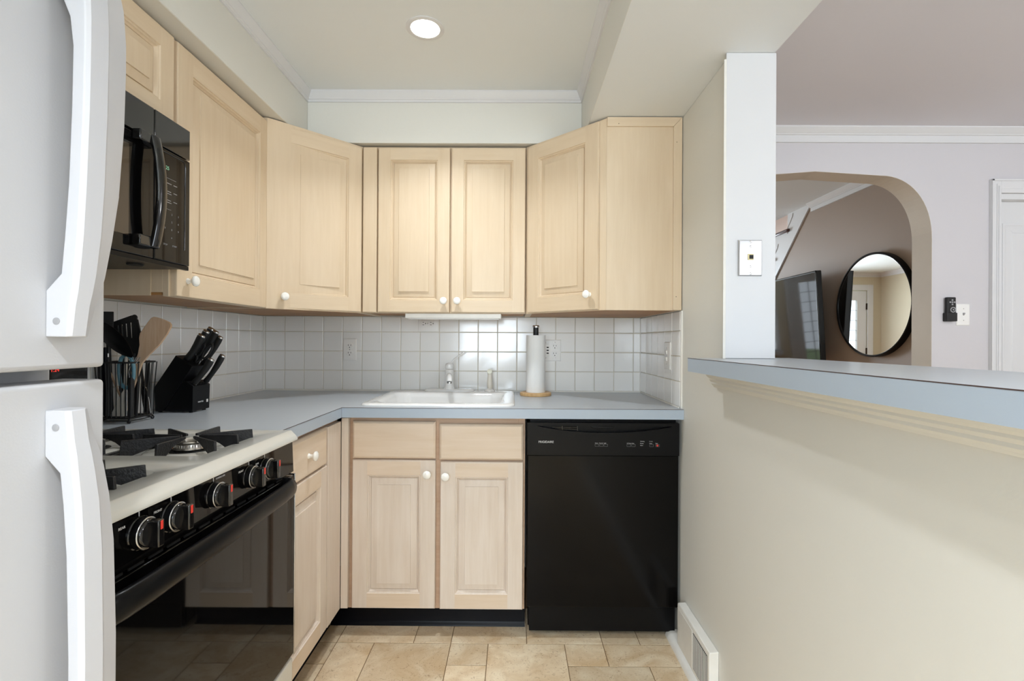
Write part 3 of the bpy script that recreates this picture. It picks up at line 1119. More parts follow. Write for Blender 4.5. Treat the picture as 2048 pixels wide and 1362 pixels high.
# ================================================================ base cabinets
c = thing('sink_cabinet', 'pale maple base cabinet with two doors below the sink', 'cabinet', (-0.31, -0.3, 0))
b = B().box(-0.682, 0.046, -0.584, -0.02, 0.105, 0.700)
b.box(-0.682, -0.655, -0.584, -0.02, 0.7, 0.872)
b.box(0.020, 0.046, -0.584, -0.02, 0.7, 0.872)
b.box(-0.655, 0.020, -0.584, -0.570, 0.7, 0.872)
obj('cabinet_box', b, M['woodf'], c, bevel=0.001)
obj('toe_kick', B().prism([(-0.515, 0.105), (-0.515, 0.018), (-0.519, 0.008), (-0.527, 0.001), (-0.527, 0), (-0.50, 0), (-0.50, 0.105)], 'X', -0.7525, 0.050), M['vinyl'], c, smooth=60)
obj('filler_strip', B().box(-0.684, -0.6555, -0.605, -0.584, 0.1125, 0.868), M['woodb'], c, bevel=0.0015)
YD = -0.605
for (a, w, z0, z1) in ((-0.6410, 0.3305, 0.707, 0.855), (-0.2955, 0.334, 0.7035, 0.846)):
    fr = Fr((a, YD + 0.019, z0), (1, 0, 0), (0, -1, 0))
    obj('drawer_front', slab_front(fr, w, z1 - z0), [M['woodbh']], c)
fr = Fr((-0.6400, YD + 0.019, 0.1130), (1, 0, 0), (0, -1, 0))
d = obj('door', panel_door(fr, 0.3310, 0.589, 0.060), [M['woodb'], M['woodbh']], c)
put_knob(fr, 0.300, 0.537, d)
fr = Fr((-0.2905, YD + 0.019, 0.1115), (1, 0, 0), (0, -1, 0))
d = obj('door', panel_door(fr, 0.3290, 0.585, 0.060), [M['woodb'], M['woodbh']], c)
put_knob(fr, 0.023, 0.531, d)

XL = -0.685
c = thing('drawer_cabinet', 'pale maple base cabinet with one drawer and one door beside the range', 'cabinet', (-1.0, -0.85, 0))
obj('cabinet_box', B().box(-1.305, XL - 0.021, -1.121, -0.587, 0.105, 0.872), M['woodf'], c, bevel=0.001)
obj('toe_kick', B().prism([(-0.765, 0.105), (-0.765, 0.018), (-0.761, 0.008), (-0.753, 0.001), (-0.753, 0), (-0.79, 0), (-0.79, 0.105)], 'Y', -1.12, -0.528), M['vinyl'], c, smooth=60)
fr = Fr((XL - 0.019, -1.105, 0.720), (0, 1, 0), (1, 0, 0))
d = obj('drawer_front', slab_front(fr, 0.358, 0.136), [M['woodbh']], c)
put_knob(fr, 0.179 + 0.015, 0.068, d)
fr = Fr((XL - 0.019, -1.105, 0.1130), (0, 1, 0), (1, 0, 0))
obj('door', panel_door(fr, 0.362, 0.602, 0.060), [M['woodb'], M['woodbh']], c)
obj('filler_strip', B().box(XL - 0.020, XL, -0.738, -0.606, 0.1125, 0.855), M['woodb'], c, bevel=0.0015)

# countertop with a cut-out for the sink
cx0, cx1, cy0, cy1 = -0.565, -0.050, -0.535, -0.135
top = B()
ZC0, ZC1 = 0.8745, 0.914
E0 = 0.0006
for (x0, x1, y0, y1) in ((-1.305, -0.672, -1.1255, -0.006), (-0.672, cx0, -0.638, -0.006), (cx1, 0.6545, -0.605, -0.006), (cx1, 0.6608, -0.638, -0.605), (cx0, cx1, -0.638, cy0), (cx0, cx1, cy1, -0.006)):
    top.box(x0, x1, y0, y1, ZC1 - 0.018, ZC1)
# front edge strips
top.box(-0.6722, 0.6612, -0.6388, -0.620, ZC0, ZC1 - 0.0016, 1)
top.box(-0.690, -0.6716, -1.1255, -0.6388, ZC0, ZC1 - 0.0016, 1)
# dark seam between the laminate sheet and its edge
top.box(-0.6713, 0.6595, -0.6392, -0.6384, ZC1 - 0.0016, ZC1 - 0.0001, 2)
top.box(-0.6716, -0.6708, -1.1255, -0.6384, ZC1 - 0.0016, ZC1 - 0.0001, 2)
top.box(-0.6722, -0.6710, -0.6395, -0.6384, ZC0, ZC1, 2)
ct = solo('countertop', top, [M['lam'], M['lamedge'], M['seam']], 'blue-grey laminate worktop turning the corner under the sink and knife block', 'countertop', (-0.9, -0.6, 0.9), smooth=0)

# ================================================================ sink, faucet, sprayer
c = thing('kitchen_sink', 'white drop-in porcelain sink set in the blue-grey worktop', 'sink', (-0.31, -0.33, 0.914))
sx, sy, sw, sd = -0.3085, -0.322, 0.623, 0.555


def zl(pts, z):
    return [(x, y, z) for x, y in pts]


bas_x, bas_y = -0.3085, -0.335
loops = [zl(rrect(sx, sy, sw, sd, 0.045, 6), 0.9142), zl(rrect(sx, sy, sw, sd, 0.045, 6), 0.9175), zl(rrect(sx, sy, sw - 0.006, sd - 0.006, 0.043, 6), 0.921), zl(rrect(sx, sy, sw - 0.018, sd - 0.018, 0.04, 6), 0.924),
         zl(rrect(sx, sy, sw - 0.05, sd - 0.05, 0.04, 6), 0.9245),
         zl(rrect(bas_x, bas_y - 0.012, 0.535, 0.405, 0.07, 6), 0.9235), zl(rrect(bas_x, bas_y - 0.012, 0.515, 0.388, 0.065, 6), 0.917), zl(rrect(bas_x, bas_y - 0.012, 0.500, 0.376, 0.06, 6), 0.90),
         zl(rrect(bas_x, bas_y - 0.012, 0.47, 0.35, 0.06, 6), 0.775), zl(rrect(bas_x, bas_y - 0.012, 0.41, 0.29, 0.06, 6), 0.750), zl(rrect(bas_x, bas_y - 0.012, 0.09, 0.09, 0.044, 6), 0.744)]
b = B().rings(loops, 0, False, True)
# raised faucet ledge
obj('basin', b, M['sinkm'], c, smooth=50)
b = B().lathe([(0.042, 0), (0.042, 0.003), (0.03, 0.004), (0.028, 0.001), (0.0, 0.001)], (bas_x, bas_y - 0.012, 0.7445), (0, 0, 1), 24)
obj('drain', b, M['steel'], c)

c = thing('kitchen_faucet', 'white single-lever faucet standing on the back ledge of the sink', 'faucet', (-0.325, -0.085, 0.9245))
fy = -0.085
b = B().rings([zl(rrect(-0.325, fy, 0.25, 0.058, 0.028, 6), 0.9246), zl(rrect(-0.325, fy, 0.25, 0.058, 0.028, 6), 0.930), zl(rrect(-0.325, fy, 0.236, 0.046, 0.022, 6), 0.936)], 0, True, True)
obj('deck_plate', b, M['sinkm'], c, smooth=40)
b = B().lathe([(0.028, 0), (0.0275, 0.006), (0.0235, 0.014), (0.0225, 0.03), (0.0215, 0.092), (0.0195, 0.098), (0.0165, 0.100)], (-0.325, fy, 0.934), (0, 0, 1), 28)
obj('body', b, M['sinkm'], c, smooth=50)
b = B().tube([(-0.324, fy - 0.012, 1.000), (-0.319, fy - 0.05, 1.006), (-0.312, fy - 0.10, 1.006), (-0.306, fy - 0.14, 1.000), (-0.304, fy - 0.152, 0.990), (-0.304, fy - 0.154, 0.984)], [0.0145, 0.0135, 0.0125, 0.012, 0.012, 0.012], 16)
obj('spout', b, M['sinkm'], c, smooth=60)
b = B().lathe([(0.0125, 0), (0.0125, -0.008), (0.010, -0.009)], (-0.304, fy - 0.154, 0.984), (0, 0, 1), 16)
obj('aerator', b, M['steel'], c)
b = B().lathe([(0.0185, 0), (0.0205, 0.004), (0.0205, 0.020), (0.018, 0.026), (0.008, 0.030)], (-0.325, fy, 1.036), (0, 0, 1), 28)
obj('cap', b, M['sinkm'], c, smooth=50)
b = B().tube([(-0.322, fy, 1.058), (-0.312, fy, 1.070), (-0.302, fy - 0.002, 1.084), (-0.286, fy - 0.006, 1.096), (-0.268, fy - 0.010, 1.108), (-0.257, fy - 0.012, 1.118)], [0.005, 0.0042, 0.004, 0.0048, 0.0062, 0.005], 12, flat=0.7)
obj('lever', b, M['sinkm'], c, smooth=60)

c = thing('side_sprayer', 'small cream sink sprayer on the ledge right of the faucet', 'sprayer', (-0.122, -0.085, 0.9245))
b = B().lathe([(0.026, 0), (0.026, 0.003), (0.018, 0.010), (0.013, 0.013)], (-0.122, fy, 0.9246), (0, 0, 1), 24)
obj('base', b, M['sinkm'], c, smooth=50)
b = B().lathe([(0.011, 0), (0.0135, 0.012), (0.0135, 0.03), (0.011, 0.06), (0.0105, 0.075), (0.012, 0.082)], (-0.122, fy, 0.9366), (0, 0, 1), 20)
obj('wand', b, M['creamp'], c, smooth=50)
b = B().lathe([(0.009, -0.012), (0.0125, -0.006), (0.0135, 0.004), (0.012, 0.012), (0.007, 0.014)], (-0.122, fy - 0.002, 1.022), (0, -1, 0.25), 20)
obj('spray_head', b, mat('yellowed_plastic', S(238, 238, 222), 0.3), c, smooth=50)

# paper towels
c = thing('paper_towel_holder', 'upright towel holder with round bamboo base and black post', 'paper towel holder', (0.105, -0.165, 0.914))
b = B().lathe([(0.074, 0), (0.076, 0.002), (0.076, 0.013), (0.073, 0.0155)], (0.105, -0.165, 0.9142), (0, 0, 1), 48)
obj('base', b, M['bamboo'], c, smooth=30)
b = B().lathe([(0.0128, 0), (0.0128, 0.312)], (0.105, -0.165, 0.9295), (0, 0, 1), 20)
obj('post', b, M['blackm'], c)
b = B().lathe([(0.0128, 0), (0.016, 0.001), (0.0165, 0.006), (0.0165, 0.010), (0.014, 0.0125)], (0.105, -0.165, 1.2415), (0, 0, 1), 24)
obj('finial', b, M['steel'], c, smooth=50)
c = thing('paper_towel_roll', 'full white paper towel roll standing on the bamboo-based holder', 'paper towels', (0.105, -0.165, 0.930))
b = B()
n = 64
po, pi_ = [], []
for i in range(n):
    a = 2 * PI * i / n
    r = 0.0455 + 0.0012 * (i / n)
    po.append((0.105 + r * math.cos(a + 2.6), -0.165 + r * math.sin(a + 2.6)))
    pi_.append((0.105 + 0.019 * math.cos(a + 2.6), -0.165 + 0.019 * math.sin(a + 2.6)))
b.rings([zl(pi_, 0.9302), zl(po, 0.9302), zl(po, 1.205), zl(pi_, 1.205), zl(pi_, 0.9303)], 0, False, False)
obj('paper', b, M['paper'], c, smooth=40)
b = B()
k1 = [(0.105 + 0.0185 * math.cos(2 * PI * i / 32), -0.165 + 0.0185 * math.sin(2 * PI * i / 32)) for i in range(32)]
k2 = [(0.105 + 0.0172 * math.cos(2 * PI * i / 32), -0.165 + 0.0172 * math.sin(2 * PI * i / 32)) for i in range(32)]
b.rings([zl(k2, 0.9303), zl(k1, 0.9303), zl(k1, 1.2045), zl(k2, 1.2045), zl(k2, 0.9304)], 0, False, False)
obj('cardboard_core', b, M['bamboo'], c, smooth=40)

# ================================================================ outlets and plates


def duplex(parent, fr, cx, cz, rot=False):
    """receptacle face with slots; fr frame origin at world z=0"""
    for s_ in (-1, 1):
        b = B()
        ox, oz = (cx + s_ * 0.0195, cz) if rot else (cx, cz + s_ * 0.0195)
        pts = []
        for i in range(28):
            a = 2 * PI * i / 28
            x, z = 0.0172 * math.cos(a), 0.0172 * math.sin(a)
            if rot:
                z = max(-0.0172, min(0.0172, z))
                x = max(-0.0142, min(0.0142, x))
            else:
                z = max(-0.0142, min(0.0142, z))
            pts.append((x, z))
        b.rings([[fr(ox + x, oz + z, 0.004) for x, z in pts], [fr(ox + x, oz + z, 0.0082) for x, z in pts], [fr(ox + x * 0.95, oz + z * 0.95, 0.0088) for x, z in pts]])
        r_ = obj('receptacle', b, M['plate'], parent, smooth=30)
        b = B()
        for (sx_, hh) in ((-0.0065, 0.0042), (0.0065, 0.0034)):
            x, z, wx, wz = (sx_, 0.0035, 0.0012, hh)
            if rot:
                x, z, wx, wz = -0.0035, sx_, hh, 0.0012
            b.add([fr(ox + x - wx, oz + z - wz, 0.0090), fr(ox + x + wx, oz + z - wz, 0.0090), fr(ox + x + wx, oz + z + wz, 0.0090), fr(ox + x - wx, oz + z + wz, 0.0090)], [(0, 1, 2, 3)])
        gx, gz = (0.0085, 0) if rot else (0, -0.0080)
        b.lathe([(0.0026, 0), (0.0026, 0.0002)], fr(ox + gx, oz + gz, 0.0089), fr.n, 12)
        obj('slot', b, M['dark'], r_, smooth=0)


def plate(parent, fr, x0, x1, z0, z1, m='plate', t=0.0055):
    b = B()
    f2 = Fr(fr(x0, z0, 0), fr.u, fr.n)
    w, h = x1 - x0, z1 - z0
    b.rings([rect(f2, w, h, i, d) for i, d in [(0, 0), (0, t * 0.45), (0.003, t * 0.9), (0.006, t)]], 0, False, True)
    return obj('cover_plate', b, M[m], parent, smooth=30)


def screw(parent, fr, x, z, d=0.0055, r=0.0032):
    b = B().lathe([(r, 0), (r, 0.0008), (r * 0.6, 0.0014)], fr(x, z, d), fr.n, 14)
    return obj('screw', b, M['steel'], parent)


GO = 'white electrical plates on the backsplash'
FB = Fr((0, 0, 0), (1, 0, 0), (0, -1, 0))
c = thing('wall_outlet', 'white upright duplex outlet on the tiles between left corner and sink', 'outlet', (-0.8545, 0, 1.128), GO)
plate(c, FB, -0.889, -0.820, 1.071, 1.185)
duplex(c, Fr((0, 0.001, 0), (1, 0, 0), (0, -1, 0)), -0.8545, 1.128)
screw(c, FB, -0.8545, 1.128)
c = thing('wall_outlet', 'white sideways duplex outlet just under the light fixture', 'outlet', (-0.449, 0, 1.264), GO)
plate(c, FB, -0.500, -0.392, 1.2235, 1.300)
duplex(c, Fr((0, 0.001, 0), (1, 0, 0), (0, -1, 0)), -0.449, 1.265, True)
screw(c, FB, -0.449, 1.265)
c = thing('wall_outlet', 'white double plate with outlet and switch behind the paper towels', 'outlet', (0.185, 0, 1.128), GO)
plate(c, FB, 0.128, 0.2435, 1.0735, 1.185)
duplex(c, Fr((0, 0.001, 0), (1, 0, 0), (0, -1, 0)), 0.2105, 1.131)
b = B().box(0.148, 0.181, -0.0085, -0.004, 1.098, 1.163)
r_ = obj('rocker', b, M['plate'], c, bevel=0.001)
b = B()
for z in (1.115, 1.13, 1.145):
    b.box(0.168, 0.179, -0.0088, -0.0084, z - 0.003, z + 0.003)
obj('button', b, M['dark'], r_)
for z in (1.09, 1.170):
    screw(c, FB, 0.1645, z)
    screw(c, FB, 0.2105, z)
FRt = Fr((0.655, 0, 0), (0, -1, 0), (-1, 0, 0))
c = thing('light_switch', 'white switch plate on the short tiled return at the right', 'light switch', (0.655, -0.46, 1.12), GO)
plate(c, FRt, 0.420, 0.494, 1.060, 1.176)
for z in (1.132, 1.104):
    b = B().prism([(0.6495, z - 0.009), (0.6455, z - 0.007), (0.6435, z + 0.006), (0.6495, z + 0.010)], 'Y', -0.464, -0.448)
    obj('toggle', b, M['plate'], c, bevel=0.001)
for z in (1.083, 1.118, 1.150):
    screw(c, FRt, 0.457, z)

FJ = Fr((0, -1.040, 0), (1, 0, 0), (0, -1, 0))
c = thing('phone_jack_plate', 'stainless steel wall telephone jack plate on the white pillar', 'phone jack', (0.7205, -1.04, 1.435))
plate(c, FJ, 0.6845, 0.7570, 1.380, 1.490, 'steelp', 0.007)
b = B().box(0.7115, 0.7295, -1.0485, -1.046, 1.428, 1.447)
j = obj('jack', b, mat('ivory_plastic', S(205, 190, 140), 0.4), c, bevel=0.0008)
obj('jack_hole', B().box(0.716, 0.7285, -1.0490, -1.0484, 1.4315, 1.4435), M['dark'], j, smooth=0)
for z in (1.3865, 1.4085, 1.469, 1.4835):
    screw(c, FJ, 0.7205, z, 0.007, 0.0036)

FD = Fr((0, 0, 0), (1, 0, 0), (0, -1, 0))
c = thing('light_switch', 'white toggle switch plate on the lavender dining wall', 'light switch', (2.3195, 0, 1.327))
plate(c, FD, 2.2855, 2.3535, 1.271, 1.3825)
obj('toggle', B().prism([(-0.0055, 1.322), (-0.012, 1.330), (-0.012, 1.336), (-0.0055, 1.336)], 'X', 2.3155, 2.3235), M['grey'], c, bevel=0.001)
for z in (1.297, 1.357):
    screw(c, FD, 2.3195, z, 0.0055, 0.0025)
c = thing('remote_control', 'black fan remote control in its wall holder beside the white switch', 'remote control', (2.243, 0, 1.353))
obj('body', B().box(2.2205, 2.2655, -0.024, -0.006, 1.293, 1.415), M['blackm'], c, bevel=0.004)
obj('holder', B().box(2.216, 2.270, -0.0275, -0.0005, 1.291, 1.335), M['blackm'], c, bevel=0.003)
b = B()
for dx, dz in ((0, 0.011), (0, -0.011), (-0.011, 0), (0.011, 0), (0, 0)):
    b.box(2.246 + dx - 0.004, 2.246 + dx + 0.004, -0.0246, -0.0239, 1.389 + dz - 0.004, 1.389 + dz + 0.004)
obj('button', b, M['grey'], c, bevel=0.0005)
b = B()
n = 28
lo = [[(2.246 + r * math.cos(2 * PI * i / n), -0.0290 + dy, 1.350 + r * math.sin(2 * PI * i / n)) for i in range(n)] for r, dy in ((0.014, 0.004), (0.014, 0), (0.0095, 0), (0.0095, 0.004))]
b.rings(lo, 0, False, False)
b.lathe([(0.0045, 0), (0.0045, 0.001)], (2.246, -0.0285, 1.350), (0, -1, 0), 16)
obj('dial_button', b, M['grey'], c)

# ================================================================ bar top
bt = B()
bp_ = [(0.5556, -0.9786), (0.642, -0.9786), (0.642, -1.0415), (0.802, -1.0415), (0.802, -0.93), (0.9044, -0.9306), (0.9044, -3.299), (0.5556, -3.299)]
bt.prism(bp_, 'Z', 1.112, 1.126)
bt.box(0.555, 0.575, -3.3, -0.992, 1.083, 1.1244, 1)
bt.box(0.885, 0.905, -3.3, -0.93, 1.083, 1.1244, 1)
bt.box(0.555, 0.642, -0.992, -0.978, 1.083, 1.1244, 1)
bt.box(0.5545, 0.5553, -3.3, -0.9782, 1.1244, 1.1259, 2)
bt.box(0.575, 0.885, -3.3, -1.0415, 1.083, 1.110, 1)
solo('bar_top', bt, [M['lam'], M['lamedge'], M['seam']], 'blue-grey laminate bar counter on top of the half wall', 'counter', (0.73, -2.0, 1.083), smooth=0)

# floor register on the half wall
c = thing('air_register', 'chipped white metal air register low on the half wall', 'air vent', (0.645, -0.82, 0))
b = B().prism([(XW - 0.0005, 0.182), (0.632, 0.180), (0.630, 0.172), (0.630, 0.0246), (XW - 0.0005, 0.0246)], 'Y', -0.972, -0.668)
obj('housing', b, M['trimold'], c, bevel=0.002)
b = B()
for i in range(16):
    y = -0.955 + i * 0.0078
    b.box(0.6282, 0.6290, y, y + 0.0024, 0.040, 0.160)
obj('louver', b, M['trimold'], c, smooth=0)
obj('duct_opening', B().box(0.6292, 0.6300, -0.957, -0.832, 0.038, 0.162), M['dark'], c, smooth=0)
obj('face_plate', B().box(0.6285, 0.6299, -0.825, -0.680, 0.036, 0.166), M['trimold'], c, bevel=0.0006)

# recessed ceiling lamps
for i, (x, y) in enumerate(CANS):
    c = thing('recessed_light', ['lit recessed ceiling light above the sink', 'lit recessed ceiling light above the middle of the aisle', 'lit recessed ceiling light near the rear window'][i], 'ceiling light', (x, y, ZC), 'recessed kitchen lights')
    b = B()
    n = 48
    lo = [[(x + r * math.cos(2 * PI * k / n), y + r * math.sin(2 * PI * k / n), ZC - h) for k in range(n)] for r, h in ((0.068, 0.0002), (0.068, 0.002), (0.062, 0.004), (0.052, 0.003), (0.051, 0.001))]
    b.rings(lo, 0, False, False)
    obj('trim_ring', b, M['trim'], c, smooth=50)
    b = B().lathe([(0.0515, 0), (0.0515, 0.0015), (0.04, 0.003)], (x, y, ZC), (0, 0, -1), 40)
    obj('lens', b, M['lamp'], c, smooth=50)

# ================================================================ dishwasher
c = thing('dishwasher', 'black built-in dishwasher between the sink cabinet and the half wall', 'dishwasher', (0.355, -0.3, 0))
D0, D1 = 0.0535, 0.6555
YC = -0.622
obj('tub', B().box(D0 + 0.012, D1 - 0.008, -0.585, -0.03, 0.02, 0.868), M['blacks'], c)
b = B().box(D0, D1 - 0.004, -0.610, -0.586, 0.1275, 0.7280)
obj('door', b, M['dwdoor'], c, bevel=0.004)
# console with a lens shaped hand pocket
b = B()
cx = [0.0911 + (0.6234 - 0.0911) * i / 24 for i in range(25)]
cz = [0.8440 - 0.0265 * math.sin(PI * (i / 24)) ** 0.8 for i in range(25)]
b.prism([(D0, 0.7295), (D1 - 0.006, 0.7295), (D1 - 0.006, 0.7700), (D0, 0.7700)], 'Y', YC, -0.586)
for i in range(24):
    b.prism([(cx[i], 0.7700), (cx[i + 1], 0.7700), (cx[i + 1], cz[i + 1]), (cx[i], cz[i])], 'Y', YC, -0.586)
b.box(D0, 0.0911, YC, -0.586, 0.7700, 0.8565)
b.box(0.6234, D1 - 0.006, YC, -0.586, 0.7700, 0.8565)
b.box(0.0911, 0.6234, YC, -0.586, 0.8445, 0.8565)
b.box(0.0911, 0.6234, -0.598, -0.586, 0.7700, 0.8445)
con = obj('console', b, M['blacks'], c, smooth=20)
obj('latch', B().prism([(0.300, 0.8445), (0.400, 0.8445), (0.388, 0.8330), (0.312, 0.8330)], 'Y', YC + 0.003, -0.598), M['blacks'], con, bevel=0.002)
b = B()
for z in (0.8345, 0.8385, 0.8300):
    b.box(0.150 + (0.8385 - z) * 3, 0.248, YC + 0.006, -0.598, z, z + 0.0016)
for x in (0.19, 0.249):
    b.box(x, x + 0.003, YC + 0.004, -0.598, 0.826, 0.844)
obj('vent_grille', b, M['black'], con, smooth=0)
text('logo', 'FRIGIDAIRE', 0.0118, (0.0973, YC - 0.0003, 0.7778), (1, 0, 0), (0, 0, 1), M['white'], con, 0.0002)
for (x, z, s_) in ((0.3190, 0.7765, 'Heavy'), (0.3355, 0.7765, 'Normal'), (0.3535, 0.7765, 'Light'), (0.4440, 0.7765, 'Hi-Temp'), (0.4630, 0.7765, 'Heat'), (0.4960, 0.7845, 'Washing'), (0.4960, 0.7765, 'Drying'), (0.4960, 0.7685, 'Clean'), (0.5320, 0.7765, 'Delay'), (0.5560, 0.7765, 'Start'), (0.5320, 0.7845, '2  4  6')):
    text('lettering', s_, 0.0048, (x, YC - 0.0003, z), (1, 0, 0), (0, 0, 1), M['white'], con, 0.0001)
for x in (0.3190, 0.3370, 0.3540, 0.4440, 0.4620, 0.5330, 0.5570):
    b = B()
    for (a0, a1, c0, c1) in ((0, 0.0150, 0, 0.0004), (0, 0.0150, 0.0085, 0.0089), (0, 0.0004, 0, 0.0089), (0.0146, 0.0150, 0, 0.0089)):
        b.box(x + a0, x + a1, YC - 0.0006, YC, 0.7655 + c0, 0.7655 + c1)
    obj('button_outline', b, M['grey'], con, smooth=0)
obj('start_mark', B().lathe([(0.0042, 0), (0.0040, 0.0006)], (0.5640, YC, 0.7700), (0, -1, 0), 12), M['red'], con)
obj('kick_panel', B().box(D0 + 0.006, D1 - 0.022, -0.566, -0.560, 0.030, 0.122), M['dwdoor'], c, bevel=0.002)
obj('lower_panel', B().box(D0 + 0.02, D1 - 0.03, -0.552, -0.548, 0.006, 0.035), M['dark'], c)
for x in (0.09, 0.615):
    obj('leveling_foot', B().lathe([(0.014, 0), (0.014, 0.006), (0.005, 0.008), (0.005, 0.03)], (x, -0.535, 0.0002), (0, 0, 1), 16), M['steel'], c)

# ================================================================ gas range
RY0, RY1 = -1.888, -1.129
c = thing('gas_range', 'freestanding gas range with bisque cooktop and black glass oven door', 'range', (-0.95, -1.51, 0))
obj('cabinet_body', B().box(-1.285, -0.668, RY0, RY1 - 0.002, 0.04, 0.884), M['enamel'], c, bevel=0.002)
# cooktop with two sunken wells
b = B()
ZK = 0.9145


def well(b, X0, X1, Y0_, Y1_, wx0, wx1, wy0, wy1):
    n = 5
    w_ = (wx0 + wx1) / 2, (wy0 + wy1) / 2, wx1 - wx0, wy1 - wy0
    inner = rrect(w_[0], w_[1], w_[2], w_[3], 0.03, n)
    outer = []
    cs = [(X1, Y1_), (X0, Y1_), (X0, Y0_), (X1, Y0_)]
    for k in range(4):
        outer += [cs[k]] * (n + 1)
    # spread the repeated corner vertices a hair so that faces stay valid
    o2 = []
    for k in range(4):
        for i in range(n + 1):
            x, y = cs[k]
            o2.append((x, y))
    loops = [zl(o2, ZK), zl(inner, ZK), zl(rrect(w_[0], w_[1], w_[2] - 0.006, w_[3] - 0.006, 0.03, n), ZK - 0.002), zl(rrect(w_[0], w_[1], w_[2] - 0.022, w_[3] - 0.022, 0.028, n), ZK - 0.014), zl(rrect(w_[0], w_[1], w_[2] - 0.034, w_[3] - 0.034, 0.026, n), ZK - 0.0165)]
    b.rings(loops, 0, False, True)


well(b, -1.285, -0.650, -1.5085, RY1, -1.215, -0.702, -1.452, -1.187)
well(b, -1.285, -0.650, RY0, -1.5085, -1.215, -0.702, -1.830, -1.565)
b.prism([(-0.650, ZK), (-0.645, 0.9140), (-0.632, 0.9010), (-0.6255, 0.8930), (-0.6265, 0.8875), (-0.632, 0.8848), (-0.650, 0.8848)], 'Y', RY0, RY1)
b.box(-1.285, -0.650, RY0, RY1, 0.8848, 0.8955)
ckt = obj('cooktop', b, M['enamel'], c, smooth=50)


def burner(x, y):
    z = ZK - 0.0165
    p = thing_part = None
    b = B().lathe([(0.100, 0.0), (0.095, 0.004), (0.075, 0.006), (0.056, 0.003), (0.050, 0.0012)], (x, y, z), (0, 0, 1), 48)
    p = obj('burner_dish', b, M['enamel'], c, smooth=60)
    b = B().lathe([(0.049, 0.0012), (0.046, 0.0022)], (x, y, z), (0, 0, 1), 40)
    obj('burner_opening', b, M['dark'], p)
    b = B().lathe([(0.034, 0.002), (0.038, 0.006), (0.035, 0.010), (0.034, 0.018), (0.036, 0.020), (0.038, 0.023), (0.036, 0.026), (0.031, 0.0268), (0.028, 0.022), (0.01, 0.021)], (x, y, z), (0, 0, 1), 48)
    for i in range(36):
        a = 2 * PI * i / 36
        cx_, sx_ = math.cos(a), math.sin(a)
        b.tube([(x + 0.0345 * cx_, y + 0.0345 * sx_, z + 0.0105), (x + 0.0345 * cx_, y + 0.0345 * sx_, z + 0.0175)], 0.0012, 5)
    obj('burner_head', b, M['alum'], p, smooth=40)
    return p


def grate(x, y, lab=None):
    z0 = ZK - 0.0160
    zt = ZK + 0.0225
    b = B()
    h = 0.118
    for (p, q) in (((-h, -h), (h, -h)), ((h, -h), (h, h)), ((h, h), (-h, h)), ((-h, h), (-h, -h))):
        b.tube([(x + p[0], y + p[1], z0 + 0.0042), (x + q[0], y + q[1], z0 + 0.0042)], 0.0040, 8)
    for k in range(8):
        a = math.radians((0, 36, 90, 144, 180, 216, 270, 324)[k])
        R = h if k % 2 == 0 else h * 1.16
        ca, sa = math.cos(a), math.sin(a)
        prof = [(0.022, zt - 0.001), (0.022, zt - 0.007), (0.055, zt - 0.013), (0.075, zt - 0.022), (R - 0.022, z0 + 0.001), (R + 0.004, z0 + 0.001), (R + 0.001, zt), (R - 0.015, zt)]
        t = 0.0031
        n_ = len(prof)
        lo = []
        for s_ in (-1, 1):
            lo.append([(x + ca * r_ - sa * t * s_, y + sa * r_ + ca * t * s_, z_) for r_, z_ in prof])
        b.rings(lo, 0, True, True)
    return obj('burner_grate', b, M['iron'], c, bevel=0.0012)


BX1, BX2, BY1, BY2 = -0.812, -1.075, -1.318, -1.698
for (x, y) in ((BX1, BY1), (BX2, BY1), (BX1, BY2), (BX2, BY2)):
    burner(x, y)
    grate(x, y)
b = B()
rr = random.Random(4)
for (x, y, r_) in ((BX1 - 0.050, BY1 - 0.020, 0.012), (BX1 - 0.055, BY1 + 0.004, 0.008), (BX2 + 0.05, BY1 - 0.025, 0.012)):
    b.lathe([(r_, 0), (r_ * 0.8, 0.0008)], (x, y, ZK - 0.0165 + 0.0030), (0, 0, 1), 12)
obj('burnt_stain', b, M['rust'], ckt)
